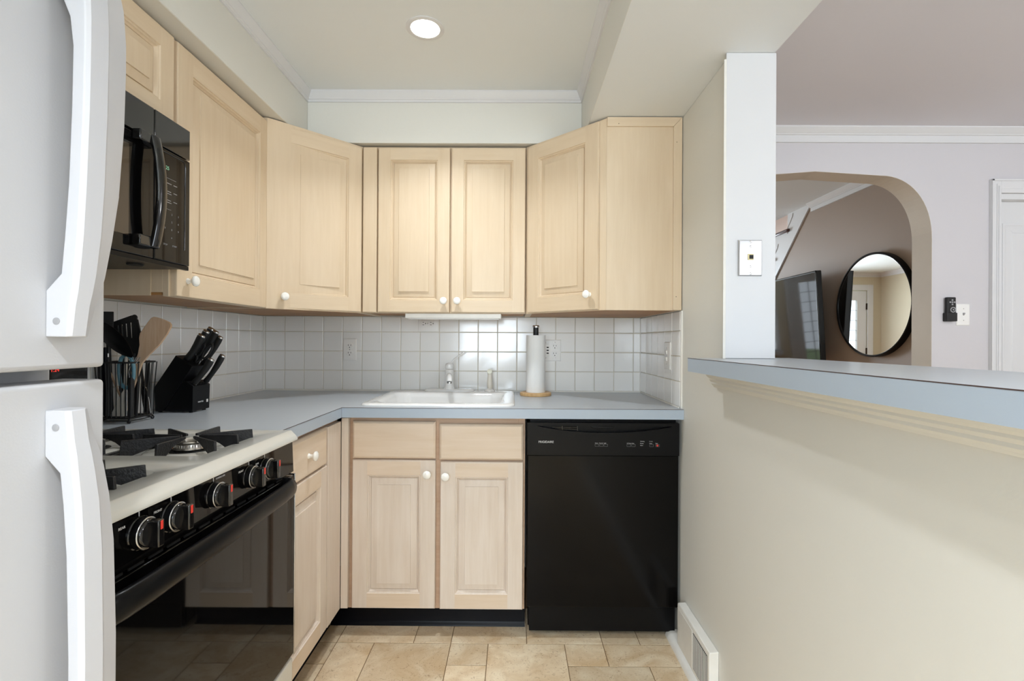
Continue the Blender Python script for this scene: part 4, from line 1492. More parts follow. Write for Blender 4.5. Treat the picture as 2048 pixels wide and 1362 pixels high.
# control panel
XPn = -0.640
obj('control_panel', B().prism([(XPn - 0.03, 0.7955), (XPn + 0.004, 0.7955), (XPn, 0.8835), (XPn - 0.03, 0.8835)], 'Y', RY0 + 0.002, RY1 - 0.002), M['glassblk'], c, bevel=0.0015)
ZN = 0.845
KN = [(-1.712, 'REAR', 1), (-1.634, 'FRONT', 1), (-1.505, 'TEMPERATURE', 0), (-1.366, 'FRONT', 1), (-1.291, 'REAR', 1)]
for (y, s_, t_) in KN:
    b = B().lathe([(0.0285, 0), (0.0285, 0.002), (0.027, 0.0035)], (XPn + 0.001, y, ZN), (1, 0, 0), 40)
    k = obj('knob', b, M['black'], c, smooth=40)
    b = B().lathe([(0.0215, 0.003), (0.0255, 0.004), (0.0262, 0.013), (0.0262, 0.0145)], (XPn + 0.001, y, ZN), (1, 0, 0), 40)
    obj('dial', b, M['blacks'], k, smooth=40)
    b = B()
    lo = []
    for r_, h_ in ((0.0262, 0.0145), (0.0268, 0.0150), (0.0262, 0.0158), (0.0246, 0.0160)):
        lo.append([(XPn + 0.001 + h_, y + r_ * math.cos(2 * PI * i / 40), ZN + r_ * math.sin(2 * PI * i / 40)) for i in range(40)])
    b.rings(lo, 0, False, False)
    obj('dial_ring', b, M['steel'], k, smooth=60)
    b = B().lathe([(0.0248, 0.0148), (0.0235, 0.0205), (0.017, 0.0215)], (XPn + 0.001, y, ZN), (1, 0, 0), 40)
    b.box(XPn + 0.018, XPn + 0.040, y - 0.0075, y + 0.0075, ZN - 0.023, ZN + 0.023)
    obj('grip', b, M['black'], k, bevel=0.0025)
    obj('pointer_mark', B().box(XPn + 0.0392, XPn + 0.0405, y - 0.0030, y + 0.0030, ZN + 0.007, ZN + 0.0215), M['red'], k, bevel=0.0003)
    b = B().box(XPn - 0.0008, XPn + 0.0012, y - 0.0006, y + 0.0006, ZN + 0.0285, ZN + 0.036)
    obj('index_line', b, M['white'], k, smooth=0)
    ts = 0.0062 if t_ else 0.0052
    text('lettering', s_, ts, (XPn + 0.0015, y - (0.045 if t_ else -0.006), ZN + (0.020 if t_ else 0.030)), (0, 1, 0), (0.04, 0, 1), M['white'], k, 0.0002)
# oven door
b = B().box(-0.668, -0.632, RY0 + 0.004, RY1 - 0.006, 0.272, 0.789)
od = obj('oven_door', b, M['glassblk'], c, bevel=0.002)
obj('door_edge_trim', B().box(-0.668, -0.6305, RY1 - 0.0058, RY1 - 0.001, 0.270, 0.791), M['steel'], od, bevel=0.001)
b = B()
hp = [(-0.634, RY1 - 0.066, 0.772), (-0.618, RY1 - 0.068, 0.772), (-0.607, RY1 - 0.078, 0.772), (-0.603, RY1 - 0.100, 0.772), (-0.601, RY1 - 0.15, 0.771), (-0.600, -1.51, 0.767), (-0.601, RY0 + 0.15, 0.764), (-0.603, RY0 + 0.100, 0.764), (-0.607, RY0 + 0.078, 0.764), (-0.618, RY0 + 0.068, 0.764), (-0.634, RY0 + 0.066, 0.764)]
b.tube(hp, 0.0130, 20, flat=1.85)
obj('oven_handle', b, M['blacks'], od, smooth=60)
b = B()
for i in range(14):
    y = RY0 + 0.06 + i * 0.046
    b.box(-0.6400, -0.6375, y, y + 0.034, 0.7905, 0.7945)
obj('vent_slot', b, M['dark'], c, smooth=0)
obj('storage_drawer', B().box(-0.668, -0.634, RY0 + 0.002, RY1 - 0.002, 0.06, 0.262), M['enamel'], c, bevel=0.008, seg=3)
obj('drawer_gap', B().box(-0.668, -0.650, RY0 + 0.004, RY1 - 0.004, 0.262, 0.272), M['dark'], c)
obj('toe_base', B().box(-1.28, -0.70, RY0 + 0.01, RY1 - 0.01, 0.0003, 0.06), M['dark'], c)
bg = obj('backguard', B().box(-1.290, -1.235, RY0, RY1 - 0.002, 0.9145, 1.165), M['glassblk'], c, bevel=0.004)
text('clock_digits', '1:24', 0.0150, (-1.2345, -1.2475, 1.087), (0, 1, 0), (0, 0, 1), M['redled'], bg, 0.0002)

# ================================================================ microwave
MX = -0.945
MY0, MY1 = -1.886, -1.1275
c = thing('microwave_oven', 'black over-the-range microwave with large curved handle', 'microwave', (-1.1, -1.5, 1.375))
obj('case', B().box(-1.305, MX - 0.035, MY0, MY1, 1.386, 1.780), M['blacks'], c, bevel=0.002)
ym = -1.268
b = B().box(MX - 0.035, MX, ym + 0.0012, MY1, 1.6935, 1.780)
b.box(MX - 0.035, MX, MY0, ym - 0.0012, 1.6935, 1.780)
obj('vent_panel', b, M['black'], c, bevel=0.0025)
b = B().box(MX - 0.035, MX, MY0, ym - 0.0012, 1.387, 1.6905)
dr = obj('door', b, M['glassblk'], c, bevel=0.0025)
b = B().box(MX - 0.0005, MX + 0.0008, MY0 + 0.06, ym - 0.085, 1.43, 1.655)
obj('window', b, mat('tinted_microwave_window', S(52, 42, 34), 0.06, coat=0.6), dr, bevel=0.0006)
b = B().box(MX - 0.035, MX, ym + 0.0012, MY1, 1.387, 1.6905)
cp = obj('control_panel', b, M['glassblk'], c, bevel=0.0025)
b = B()
b.tube([(MX + 0.0002, -1.1500, 1.430), (MX + 0.0002, -1.1490, 1.56), (MX + 0.0002, -1.1480, 1.668), (MX + 0.0002, -1.1520, 1.679), (MX + 0.0002, -1.160, 1.6815), (MX + 0.0002, -1.262, 1.6815)], 0.0016, 6)
obj('panel_bead', b, M['black'], cp, smooth=60)
text('clock_digits', '1:25', 0.0135, (MX + 0.0003, -1.2365, 1.637), (0, 1, 0), (0, 0, 1), M['grnled'], cp, 0.0002)
b = B()
b.box(MX, MX + 0.0004, -1.2385, -1.1860, 1.6143, 1.6150)
b.box(MX, MX + 0.0004, -1.2385, -1.2050, 1.5300, 1.5306)
obj('panel_line', b, M['grey'], cp, smooth=0)
for (y, z, w) in ((-1.222, 1.600, 0.018), (-1.222, 1.578, 0.016), (-1.224, 1.572, 0.020), (-1.222, 1.554, 0.016), (-1.222, 1.548, 0.018), (-1.196, 1.600, 0.014), (-1.196, 1.578, 0.014), (-1.196, 1.554, 0.014)):
    obj('key_label', B().box(MX, MX + 0.0004, y, y + w, z, z + 0.0016), M['grey'], cp, smooth=0)
for i, s_ in enumerate(('1', '2', '3', '4', '5', '6', '7', '8', '9')):
    text('lettering', s_, 0.0075, (MX + 0.0003, -1.230 + 0.026 * (i % 3), 1.516 - 0.021 * (i // 3)), (0, 1, 0), (0, 0, 1), M['grey'], cp, 0.0001)
for (y, z, s_) in ((-1.204, 1.452, '0'), (-1.234, 1.431, 'STOP'), (-1.200, 1.431, 'START')):
    text('lettering', s_, 0.0065, (MX + 0.0003, y, z), (0, 1, 0), (0, 0, 1), M['grey'], cp, 0.0001)
# handle: arched bar with a flat oval section and two feet
b = B()
hp = []
nh = 18
for i in range(nh + 1):
    t = i / nh
    z = 1.697 - 0.287 * t
    x = MX + 0.019 + 0.015 * math.sin(PI * t) ** 0.8
    y = -1.294 + 0.006 * math.sin(PI * t)
    hp.append((x, y, z))
ring = []
loops = []
for i, (x, y, z) in enumerate(hp):
    loops.append([(x + 0.0100 * math.cos(a), y + 0.015 * math.sin(a), z) for a in [2 * PI * j / 16 for j in range(16)]])
b.rings(loops, 0, True, True)
for z0, z1 in ((1.670, 1.697), (1.410, 1.437)):
    b.box(MX + 0.0005, MX + 0.022, -1.345, -1.276, z0, z1)
hd = obj('handle', b, M['black'], dr, bevel=0.003, smooth=50)
b = B().box(MX - 0.012, MX - 0.002, MY0, MY1, 1.375, 1.3865)
b.box(-1.30, MX - 0.012, MY0 + 0.005, MY1 - 0.005, 1.3780, 1.3865)
obj('bottom_plate', b, M['blacks'], c, bevel=0.001)
b = B()
for i in range(22):
    y = -1.80 + i * 0.018
    b.box(-1.10, MX - 0.03, y, y + 0.010, 1.3765, 1.3782)
obj('grease_filter', b, M['dark'], c, smooth=0)
obj('lamp_cover', B().lathe([(0.020, 0), (0.018, 0.004)], (-1.02, -1.235, 1.378), (0, 0, -1), 16), M['dark'], c)

# ================================================================ refrigerator
FX = -0.550
FY0, FY1 = -2.66, -1.8935
c = thing('refrigerator', 'white top-freezer refrigerator at the left edge with curved handles', 'refrigerator', (-0.9, -2.27, 0))
b = B().box(-1.285, FX - 0.070, FY0 + 0.004, FY1 - 0.0, 0.05, 1.675)
obj('cabinet_body', b, M['fridge'], c, bevel=0.004)
obj('base_grille', B().box(-1.26, FX - 0.08, FY0 + 0.02, FY1 - 0.02, 0.0003, 0.05), M['grey'], c)
b = B()
for z0, z1 in ((1.143, 1.668), (0.078, 1.118)):
    b.box(FX - 0.070, FX - 0.058, FY0 + 0.015, FY1 - 0.012, z0, z1)
obj('door_gasket', b, M['grey'], c)
DOORS = []
for z0, z1, nm in ((1.1385, 1.6800, 'freezer_door'), (0.070, 1.1225, 'door')):
    b = B().box(FX - 0.058, FX, FY0, FY1 + 0.004, z0, z1)
    DOORS.append(obj(nm, b, M['fridge'], c, bevel=0.006, seg=4))


def fhandle(sections, parent):
    """sections: z, near front x, crease x, crease y, far x, far y, back x"""
    b = B()
    yn = -1.9755
    lo = []
    for (z, xf, yc, xfar, yfar, xb) in sections:
        lo.append([(xb, yn + 0.001, z), (xf - 0.004, yn, z), (xf, yn + 0.004, z), (xf + 0.0028, yc, z), (xf + 0.0012, yc + 0.003, z), (xfar, yfar - 0.003, z), (xfar - 0.004, yfar, z), (xb, yfar - 0.0015, z)])
    b.rings(lo, 0, True, True)
    return obj('handle', b, M['fhandle'], parent, bevel=0.0012, smooth=12)


h1 = fhandle([(1.178, -0.521, -1.957, -0.526, -1.9425, FX), (1.215, -0.517, -1.956, -0.521, -1.937, FX), (1.232, -0.514, -1.955, -0.518, -1.933, FX - 0.0), (1.252, -0.512, -1.953, -0.516, -1.929, -0.532), (1.30, -0.508, -1.951, -0.513, -1.922, -0.528),
              (1.36, -0.505, -1.950, -0.510, -1.915, -0.524), (1.45, -0.502, -1.950, -0.507, -1.911, -0.521), (1.52, -0.501, -1.950, -0.506, -1.910, -0.520), (1.555, -0.501, -1.950, -0.506, -1.910, -0.524), (1.58, -0.502, -1.950, -0.507, -1.911, -0.534), (1.60, -0.504, -1.950, -0.508, -1.912, FX), (1.65, -0.510, -1.952, -0.514, -1.920, FX)], DOORS[0])
h2 = fhandle([(1.0915, -0.521, -1.957, -0.526, -1.9425, FX), (1.055, -0.517, -1.956, -0.521, -1.937, FX), (1.038, -0.514, -1.955, -0.518, -1.933, FX - 0.0), (1.018, -0.512, -1.953, -0.516, -1.929, -0.532), (0.98, -0.508, -1.951, -0.513, -1.924, -0.528),
              (0.92, -0.505, -1.950, -0.510, -1.920, -0.524), (0.80, -0.503, -1.950, -0.508, -1.918, -0.521), (0.60, -0.503, -1.950, -0.508, -1.918, -0.521), (0.45, -0.505, -1.950, -0.510, -1.920, -0.524), (0.40, -0.512, -1.953, -0.516, -1.929, FX), (0.33, -0.521, -1.957, -0.526, -1.9425, FX)], DOORS[1])
for z, h_ in ((1.1965, h1), (1.0715, h2)):
    b = B().lathe([(0.0042, 0), (0.0042, 0.0004), (0.0030, 0.0006)], (-0.5365, -1.9752, z), (0, -1, 0), 16)
    obj('screw', b, M['grey'], h_)

# ================================================================ knife block and knives
c = thing('knife_block', 'slanted black knife block on the worktop in front of the left wall tiles', 'knife block', (-1.21, -0.757, 0.914))
KY0, KY1 = -0.806, -0.708
b = B().prism([(-1.2825, 1.004), (-1.278, 0.9195), (-1.2485, 0.9195), (-1.1465, 1.0805), (-1.206, 1.119)], 'Y', KY0, KY1)
obj('tall_block', b, M['blacks'], c, bevel=0.0012)
b = B().prism([(-1.2470, 0.9195), (-1.1455, 0.9195), (-1.1430, 1.0095), (-1.1690, 1.0260), (-1.1800, 1.0245)], 'Y', KY0 + 0.0005, KY1 - 0.0005)
obj('front_block', b, M['blacks'], c, bevel=0.0012)
for x in (-1.268, -1.158):
    for y in (KY0 + 0.012, KY1 - 0.012):
        obj('foot', B().lathe([(0.006, 0), (0.006, 0.0052)], (x, y, 0.9144), (0, 0, 1), 12), M['rubber'], c)
b = B()
for i in range(6):
    y = KY0 + 0.012 + i * 0.014
    d_ = Vector((-1.1690 + 1.1430, 0, 0.0165)).normalized()
    for t in (0.004, 0.014):
        x, z = -1.1430 + d_.x * t, 1.0095 + d_.z * t
        b.box(x - 0.0035, x + 0.0035, y, y + 0.0022, z + 0.0002, z + 0.003)
obj('knife_slot', b, M['dark'], c, smooth=0)
text('logo', 'SABATIER', 0.0074, (-1.1437, KY0 + 0.028, 0.9470), (0, 1, 0), (0.025, 0, 1), M['white'], c, 0.0002)
obj('logo_square', B().prism([(KY1 - 0.020, 0.9440), (KY1 - 0.012, 0.9440), (KY1 - 0.012, 0.9545), (KY1 - 0.020, 0.9545)], 'X', -1.1447, -1.1432), M['white'], c, smooth=0)

KD = Vector((0.535, 0.0, 0.845)).normalized()


def knife(base, L, wid, thick, label, yaw=0.0, grp='knives in the black block'):
    wid *= 1.15
    thick *= 1.1
    """handle rising from the slot at base along KD"""
    d_ = (KD + Vector((0, yaw, 0))).normalized()
    up = Vector((d_.z, 0, -d_.x)).normalized()      # across the handle, within the block's profile plane
    sd_ = d_.cross(up).normalized()
    t = thing('kitchen_knife', label, 'knife', tuple(base), grp)
    P0 = Vector(base)
    prof = [(0.0, 0.62), (0.006, 0.95), (0.02, 0.85), (L * 0.35, 0.82), (L * 0.6, 0.95), (L * 0.85, 1.05), (L - 0.006, 1.0), (L - 0.004, 0.98)]
    lo = []
    for s_, k in prof:
        cpt = P0 + d_ * s_ + up * (0.004 * math.sin(PI * s_ / L))
        lo.append([cpt + up * (wid / 2 * k * math.cos(a)) + sd_ * (thick / 2 * k * math.sin(a)) for a in [2 * PI * j / 14 for j in range(14)]])
    obj('handle', B().rings(lo, 0, True, True), M['blackm'], t, smooth=50)
    lo = []
    for s_, k in ((L - 0.004, 0.98), (L, 0.97), (L + 0.002, 0.8)):
        cpt = P0 + d_ * s_
        lo.append([cpt + up * (wid / 2 * k * math.cos(a)) + sd_ * (thick / 2 * k * math.sin(a)) for a in [2 * PI * j / 14 for j in range(14)]])
    obj('end_cap', B().rings(lo, 0, True, True), M['steel'], t, smooth=50)
    q = P0 - d_ * 0.001
    b = B()
    b.rings([[q + up * (wid * 0.42 * sx_) + sd_ * (0.0014 * sy_) + d_ * dz for sx_, sy_ in ((-1, -1), (1, -1), (1, 1), (-1, 1))] for dz in (-0.020, 0.004)], 0, True, True)
    obj('blade', b, M['steel'], t)
    return t


tn = Vector((-1.206 + 1.1465, 0, 1.119 - 1.0805)).normalized()      # along the top face, upwards to the wall


def topface(s_, y):
    return (-1.1465 + tn.x * s_, y, 1.0805 + tn.z * s_ + 0.0004)


knife(topface(0.056, -0.728), 0.125, 0.024, 0.016, 'longest black knife handle at the back of the knife block')
knife(topface(0.036, -0.728), 0.125, 0.022, 0.016, 'black knife handle just in front of the rearmost one in the block')
knife(topface(0.048, -0.760), 0.118, 0.022, 0.015, 'black bolstered knife handle in the middle of the block', -0.02)
knife(topface(0.040, -0.788), 0.105, 0.024, 0.018, 'thick black knife handle nearest the utensil basket')
knife(topface(0.014, -0.722), 0.115, 0.019, 0.014, 'slim black steel-tipped handle behind the shears at the block front')
knife((-1.1520, -0.724, 1.0170), 0.118, 0.020, 0.015, 'black steak knife handle in the front step, farther of the two', 0.02)
knife((-1.1520, -0.790, 1.0170), 0.105, 0.022, 0.018, 'black steak knife handle in the front step, nearer of the two', 0.12)
# shears
t = thing('kitchen_shears', 'black kitchen shears with open finger loops in the knife block', 'shears', topface(0.018, -0.762))
P0 = Vector(topface(0.018, -0.762))
up = Vector((KD.z, 0, -KD.x))
b = B()
for s_, cl_, rl in ((1, 0.058, 0.030), (-1, 0.048, 0.026)):
    pts = []
    for i in range(20):
        a = 2 * PI * i / 20
        pts.append(P0 + KD * (cl_ + rl * math.cos(a)) + up * (s_ * 0.0125 + 0.0105 * math.sin(a)))
    b.tube(pts, 0.0038, 8, closed=True)
    b.tube([P0 + KD * 0.001, P0 + KD * (cl_ - rl + 0.004) + up * s_ * 0.010], 0.005, 8)
obj('handle', b, M['blackm'], t, smooth=60)
b = B()
b.rings([[P0 + up * (0.011 * sx_) + Vector((0, 0.0022 * sy_, 0)) + KD * dz for sx_, sy_ in ((-1, -1), (1, -1), (1, 1), (-1, 1))] for dz in (-0.018, 0.016)], 0, True, True)
obj('blade', b, M['steel'], t)

# ================================================================ utensil basket
c = thing('utensil_basket', 'square black wire basket of utensils beside the knife block', 'basket', (-1.232, -0.99, 0.914))
bx0, bx1, by0, by1 = -1.290, -1.178, -1.046, -0.936
b = B()
zr, zb = 1.103, 0.930


def rectpath(x0, x1, y0, y1, z, r=0.012):
    return [(x, y, z) for x, y in rrect((x0 + x1) / 2, (y0 + y1) / 2, x1 - x0, y1 - y0, r, 4)]


b.tube(rectpath(bx0, bx1, by0, by1, zr), 0.0028, 8, closed=True)
ins = 0.006
b.tube(rectpath(bx0 + ins, bx1 - ins, by0 + ins, by1 - ins, zb), 0.0026, 8, closed=True)
b.tube(rectpath(bx0 + ins, bx1 - ins, by0 + ins, by1 - ins, zb - 0.007), 0.0018, 8, closed=True)
nw = 7
for i in range(nw + 1):
    f_ = i / nw
    for (p, q) in (((bx0 + (bx1 - bx0) * f_, by0), (bx0 + ins + (bx1 - bx0 - 2 * ins) * f_, by0 + ins)), ((bx0 + (bx1 - bx0) * f_, by1), (bx0 + ins + (bx1 - bx0 - 2 * ins) * f_, by1 - ins)),
                   ((bx1, by0 + (by1 - by0) * f_), (bx1 - ins, by0 + ins + (by1 - by0 - 2 * ins) * f_)), ((bx0, by0 + (by1 - by0) * f_), (bx0 + ins, by0 + ins + (by1 - by0 - 2 * ins) * f_))):
        mid = ((p[0] + q[0]) / 2 + (q[0] - p[0]) * 0.35, (p[1] + q[1]) / 2 + (q[1] - p[1]) * 0.35)
        b.tube([(p[0], p[1], zr), (mid[0], mid[1], (zr + zb) / 2 - 0.01), (q[0], q[1], zb)], 0.0015, 6)
for i in range(1, 9):
    x = bx0 + (bx1 - bx0) * i / 9
    b.tube([(x, by0 + ins, zb), (x, by1 - ins, zb)], 0.0012, 5)
    y = by0 + (by1 - by0) * i / 9
    b.tube([(bx0 + ins, y, zb - 0.001), (bx1 - ins, y, zb - 0.001)], 0.0012, 5)
obj('wire_frame', b, M['blackm'], c, smooth=60)
for (x, y) in ((bx1 - 0.006, by0 + 0.006), (bx1 - 0.006, by1 - 0.006), (bx0 + 0.010, by0 + 0.010), (bx0 + 0.010, by1 - 0.010)):
    b = B()
    b.tube([(x - 0.004, y, zb - 0.004), (x, y - 0.003, 0.927), (x + 0.004, y - 0.004, 0.922), (x + 0.002, y - 0.004, 0.9172), (x - 0.003, y - 0.004, 0.9175), (x - 0.005, y - 0.004, 0.9215)], 0.0025, 8)
    obj('foot', b, M['blackm'], c, smooth=60)

GU = 'cooking utensils in the wire basket'


def flat(poly, y, th, tilt=0.0):
    """polygon in (x,z), thickness th around y; tilt leans the top towards the wall (dy per dz)"""
    b = B()
    lo = []
    for s_ in (-1, 1):
        lo.append([(x, y + s_ * th / 2 + tilt * (z - 1.1), z) for x, z in poly])
    b.rings(lo, 0, True, True)
    return b


c = thing('wooden_spatula', 'pale wooden spatula with a broad slanted head, standing highest in the basket', 'spatula', (-1.222, -1.0, 0.935), GU)
poly = [(-1.232, 0.936), (-1.222, 0.934), (-1.199, 1.010), (-1.168, 1.100), (-1.146, 1.126), (-1.112, 1.160), (-1.090, 1.192), (-1.078, 1.214), (-1.0775, 1.222), (-1.082, 1.229), (-1.100, 1.2375), (-1.122, 1.2445), (-1.134, 1.2465), (-1.142, 1.2430), (-1.152, 1.2300), (-1.1765, 1.195), (-1.1795, 1.180), (-1.178, 1.158), (-1.183, 1.130), (-1.199, 1.090), (-1.214, 1.020)]
obj('blade', flat(poly, -1.010, 0.0065), M['spat'], c, bevel=0.0022)

c = thing('slotted_turner', 'black slotted turner with a slanted top edge behind the wooden spatula', 'turner', (-1.235, -0.985, 0.935), GU)
b = B()
Y_ = -0.985
cols = [(-1.284, -1.268, 1.2275, 1.2320), (-1.2645, -1.2565, 1.2330, 1.2360), (-1.2525, -1.2440, 1.2380, 1.2425), (-1.2400, -1.2290, 1.2440, 1.2480), (-1.2250, -1.2080, 1.2500, 1.2510)]
for (x0, x1, z0, z1) in cols:
    b.prism([(x0 + 0.004, 1.170), (x1 + 0.006, 1.165), (x1, z1 - 0.006), (x0, z0 - 0.006)], 'Y', Y_ - 0.0018, Y_ + 0.0018)
b.prism([(-1.284, 1.2150), (-1.208, 1.2330), (-1.206, 1.2440), (-1.216, 1.2530), (-1.226, 1.2510), (-1.284, 1.2300)], 'Y', Y_ - 0.0022, Y_ + 0.0022)
b.prism([(-1.278, 1.1900), (-1.198, 1.1750), (-1.196, 1.1500), (-1.206, 1.1200), (-1.226, 1.1150), (-1.260, 1.1500)], 'Y', Y_ - 0.0020, Y_ + 0.0020)
b.prism([(-1.216, 1.2480), (-1.204, 1.2380), (-1.194, 1.1950), (-1.200, 1.1500), (-1.208, 1.1600), (-1.206, 1.2000)], 'Y', Y_ - 0.0025, Y_ + 0.0025)
b.lathe([(0.0085, -0.003), (0.0095, 0.0), (0.0085, 0.003)], (-1.2150, Y_, 1.2450), (0, 1, 0), 18)
obj('blade', b, M['blackm'], c, bevel=0.0006)
obj('handle', B().tube([(-1.214, Y_, 1.130), (-1.225, Y_ - 0.002, 1.03), (-1.235, Y_ - 0.004, 0.936)], [0.007, 0.006, 0.008], 10), M['blackm'], c, smooth=60)

c = thing('serving_spoon', 'large dark serving spoon lying diagonally across the basket top', 'spoon', (-1.25, -1.03, 0.94), GU)
b = B()
lo = []
A0, A1 = Vector((-1.286, -1.042, 1.222)), Vector((-1.174, -1.046, 1.122))
ax = (A1 - A0)
nrm = Vector((ax.z, 0, -ax.x)).normalized()
for i in range(17):
    t = i / 16
    w = 0.0265 * max(0.05, math.sin(PI * min(1, t * 0.9 + 0.10))) ** 0.6
    cpt = A0 + ax * t
    dp = 0.010 * math.sin(PI * t)
    lo.append([cpt + nrm * (w * u_) + Vector((0, (-dp) * (1 - u_ * u_) + k_, 0)) for u_, k_ in ((-1, 0), (-0.5, 0), (0, 0), (0.5, 0), (1, 0), (1, 0.0025), (0.5, 0.003), (0, 0.003), (-0.5, 0.003), (-1, 0.0025))])
b.rings(lo, 0, True, True)
obj('bowl', b, M['blacks'], c, smooth=60)
obj('handle', B().tube([(-1.284, -1.038, 1.215), (-1.281, -1.036, 1.10), (-1.276, -1.034, 0.94)], [0.005, 0.006, 0.0075], 10), M['blackm'], c, smooth=60)

c = thing('black_spatula', 'upright black rectangular spatula blade beside the refrigerator', 'spatula', (-1.272, -1.01, 0.94), GU)
obj('blade', B().box(-1.302, -1.268, -1.004, -1.0005, 1.165, 1.2625), M['blackm'], c, bevel=0.0015)
obj('handle', B().tube([(-1.284, -1.0022, 1.17), (-1.278, -1.004, 1.05), (-1.270, -1.008, 0.938)], [0.006, 0.0065, 0.008], 10), M['blackm'], c, smooth=60)

c = thing('basting_brush', 'utensil with a light blue head showing between the turner slots', 'brush', (-1.262, -0.96, 0.94), GU)
obj('head', flat([(-1.286, 1.2212), (-1.258, 1.2181), (-1.256, 1.190), (-1.278, 1.190)], -0.966, 0.006), M['teal'], c, bevel=0.002)
obj('handle', B().tube([(-1.268, -0.966, 1.192), (-1.262, -0.962, 1.08), (-1.256, -0.958, 0.938)], 0.005, 8), M['teal'], c, smooth=60)

c = thing('peeler', 'utensil with a teal looped handle upside down in the basket', 'peeler', (-1.205, -1.03, 0.94), GU)
b = B()
b.tube([(-1.222, -1.030, 1.035), (-1.2264, -1.031, 1.070), (-1.2255, -1.032, 1.095), (-1.2172, -1.033, 1.1180), (-1.2018, -1.033, 1.1290), (-1.1870, -1.033, 1.1174), (-1.1795, -1.032, 1.088), (-1.1805, -1.031, 1.060), (-1.188, -1.030, 1.035)], [0.005, 0.0052, 0.0052, 0.0055, 0.006, 0.006, 0.0055, 0.0052, 0.005], 10)
b.tube([(-1.222, -1.030, 1.036), (-1.205, -1.030, 1.022), (-1.188, -1.030, 1.036)], 0.006, 10)
obj('handle', b, M['teal'], c, smooth=60)
obj('blade', B().box(-1.208, -1.202, -1.0315, -1.0285, 0.9365, 1.026), M['steel'], c)

c = thing('whisk', 'whisk with a ribbed black grip pointing down and bent steel wires', 'whisk', (-1.184, -1.038, 0.936), GU)
b = B().tube([(-1.1865, -1.0335, 0.9352), (-1.1865, -1.0335, 0.99), (-1.1868, -1.0335, 1.057)], [0.0075, 0.0085, 0.0080], 14)
for i in range(6):
    b.lathe([(0.0086, 0), (0.0090, 0.001), (0.0086, 0.002)], (-1.1868, -1.0335, 1.030 + i * 0.004), (0, 0, 1), 14)
obj('grip', b, M['blackm'], c, smooth=60)
b = B()
for k in range(4):
    o_ = -0.004 + 0.0028 * k
    b.tube([(-1.1868 + o_ * 0.6, -1.0335 + o_ * 0.4, 1.055), (-1.1900 + o_, -1.0335 + o_ * 0.5, 1.073), (-1.1865 + o_, -1.0325 + o_ * 0.5, 1.092), (-1.1780 + o_ * 1.2, -1.0305 + o_, 1.106), (-1.1715 + o_ * 1.5, -1.030 + o_, 1.119)], 0.0012, 6)
obj('wire', b, M['steel'], c, smooth=60)

c = thing('steel_tongs', 'shiny steel tongs with a rivet standing in the right of the basket', 'tongs', (-1.196, -0.955, 0.936), GU)
for (x0, z0, x1, z1, y) in ((-1.197, 0.9355, -1.224, 1.120, -0.952), (-1.188, 0.9355, -1.214, 1.105, -0.962)):
    b = B()
    dx_ = Vector((x1 - x0, 0, z1 - z0)).normalized()
    nn = Vector((dx_.z, 0, -dx_.x))
    lo = []
    for t, w in ((0, 0.0095), (0.25, 0.0105), (0.45, 0.0085), (0.5, 0.0050), (1, 0.0042)):
        p_ = Vector((x0, y, z0)) + Vector((x1 - x0, 0, z1 - z0)) * t
        lo.append([p_ + nn * w + Vector((0, 0.001, 0)), p_ - nn * w + Vector((0, 0.001, 0)), p_ - nn * w - Vector((0, 0.001, 0)), p_ + nn * w - Vector((0, 0.001, 0))])
    b.rings(lo, 0, True, True)
    obj('leg', b, M['steel'], c, smooth=30)
obj('rivet', B().lathe([(0.004, 0), (0.004, 0.012), (0.003, 0.013)], (-1.2035, -0.950, 1.018), (0, -1, 0), 14), M['steel'], c)

c = thing('cream_spatula', 'cream coloured spatula blade pointing down inside the basket', 'spatula', (-1.235, -1.02, 0.936), GU)
obj('blade', flat([(-1.258, 0.9345), (-1.216, 0.9345), (-1.209, 0.985), (-1.209, 1.018), (-1.214, 1.0230), (-1.222, 1.010), (-1.240, 0.978)], -1.022, 0.006), M['creamp'], c, bevel=0.0015)
obj('handle', B().tube([(-1.216, -1.021, 1.012), (-1.222, -1.010, 1.075), (-1.230, -0.998, 1.130)], 0.0042, 8), M['creamp'], c, smooth=60)

c = thing('wooden_stick', 'thin pale wooden stick glimpsed between the refrigerator doors', 'stick', (-1.25, -1.0, 0.94), GU)
obj('rod', B().tube([(-1.244, -0.972, 0.936), (-1.286, -1.018, 1.118)], 0.003, 8), M['spat'], c, smooth=60)

c = thing('basket_ladle', 'dark blue-black utensil handle upright at the basket corner', 'ladle', (-1.27, -1.02, 0.94), GU)
obj('handle', B().tube([(-1.264, -1.030, 0.9375), (-1.268, -1.030, 1.05), (-1.270, -1.029, 1.150)], [0.008, 0.0085, 0.006], 12), M['vinyl'], c, smooth=60)

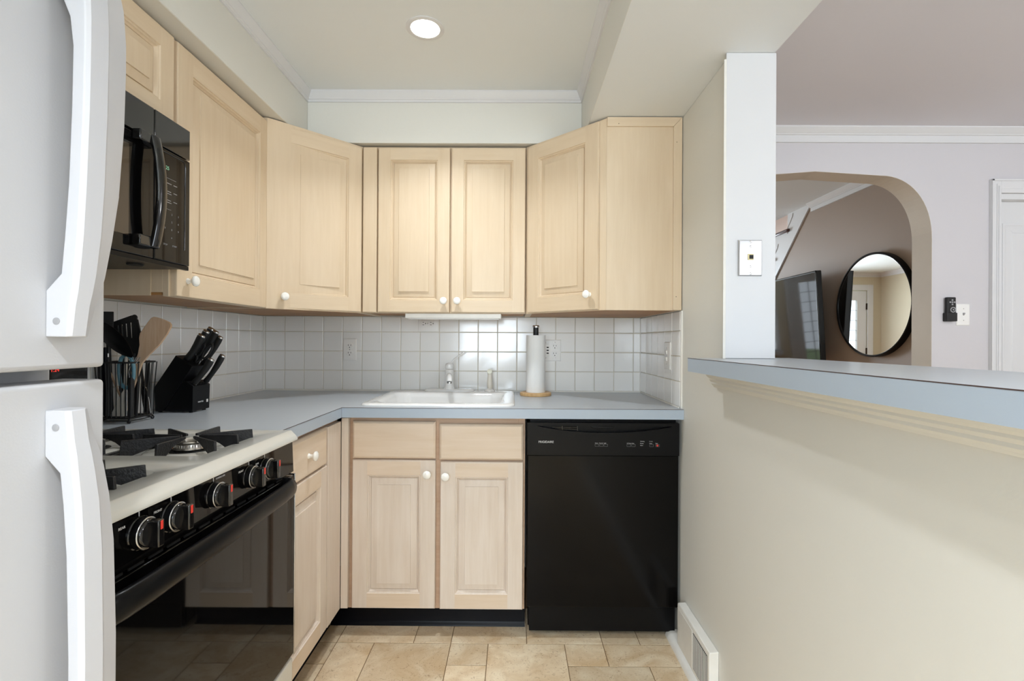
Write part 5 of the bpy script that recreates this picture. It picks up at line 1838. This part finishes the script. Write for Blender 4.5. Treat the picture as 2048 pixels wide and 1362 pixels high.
# unseen dining room lamp, added to carry light into the kitchen
c = thing('added_dining_light', 'unseen ceiling light added in the dining room to brighten the kitchen', 'ceiling light', (2.35, -2.2, 2.285))
obj('canopy', B().lathe([(0.07, 0), (0.065, 0.02), (0.02, 0.03), (0.012, 0.035), (0.012, 0.14)], (2.35, -2.2, 2.2848), (0, 0, -1), 32), M['steel'], c, smooth=50)
obj('shade_ring', B().tube([(2.35 + 0.13 * math.cos(2 * PI * k / 32), -2.2 + 0.13 * math.sin(2 * PI * k / 32), 2.14) for k in range(32)], 0.008, 8, closed=True).tube([(2.22, -2.2, 2.14), (2.48, -2.2, 2.14)], 0.005, 8), M['steel'], c, smooth=60)

# more black-handled utensils that fill the basket
EXTRA = [
    ((-1.248, -0.962, 0.937), (-1.262, -0.958, 1.150), 0.0065, 'slim black utensil handle at the back of the basket, left of the teal loop'),
    ((-1.232, -1.008, 0.937), (-1.240, -0.998, 1.128), 0.0075, 'black utensil handle right behind the teal looped handle'),
    ((-1.212, -0.990, 0.937), (-1.206, -0.982, 1.118), 0.0070, 'black utensil handle between the whisk grip and the steel tongs'),
    ((-1.198, -1.000, 0.937), (-1.192, -0.992, 1.108), 0.0060, 'thin black utensil handle just right of the whisk grip'),
    ((-1.205, -0.945, 0.937), (-1.196, -0.947, 1.098), 0.0060, 'black utensil handle nearest the knife block'),
    ((-1.255, -1.036, 0.937), (-1.258, -1.034, 1.120), 0.0068, 'black utensil handle close to the refrigerator door edge'),
]
for (p, q, r_, lab) in EXTRA:
    c = thing('cooking_utensil', lab, 'utensil', p, GU)
    P_, Q_ = Vector(p), Vector(q)
    pts = [P_, P_.lerp(Q_, 0.35), P_.lerp(Q_, 0.7), Q_]
    obj('grip', B().tube(pts, [r_ * 1.05, r_, r_ * 0.85, r_ * 0.6], 12, flat=0.75), M['blackm'], c, smooth=60)
    b = B().tube([Q_ - (Q_ - P_) * 0.02, Q_ + (Q_ - P_) * 0.06], r_ * 0.35, 8)
    obj('shaft', b, M['steel'], c, smooth=60)
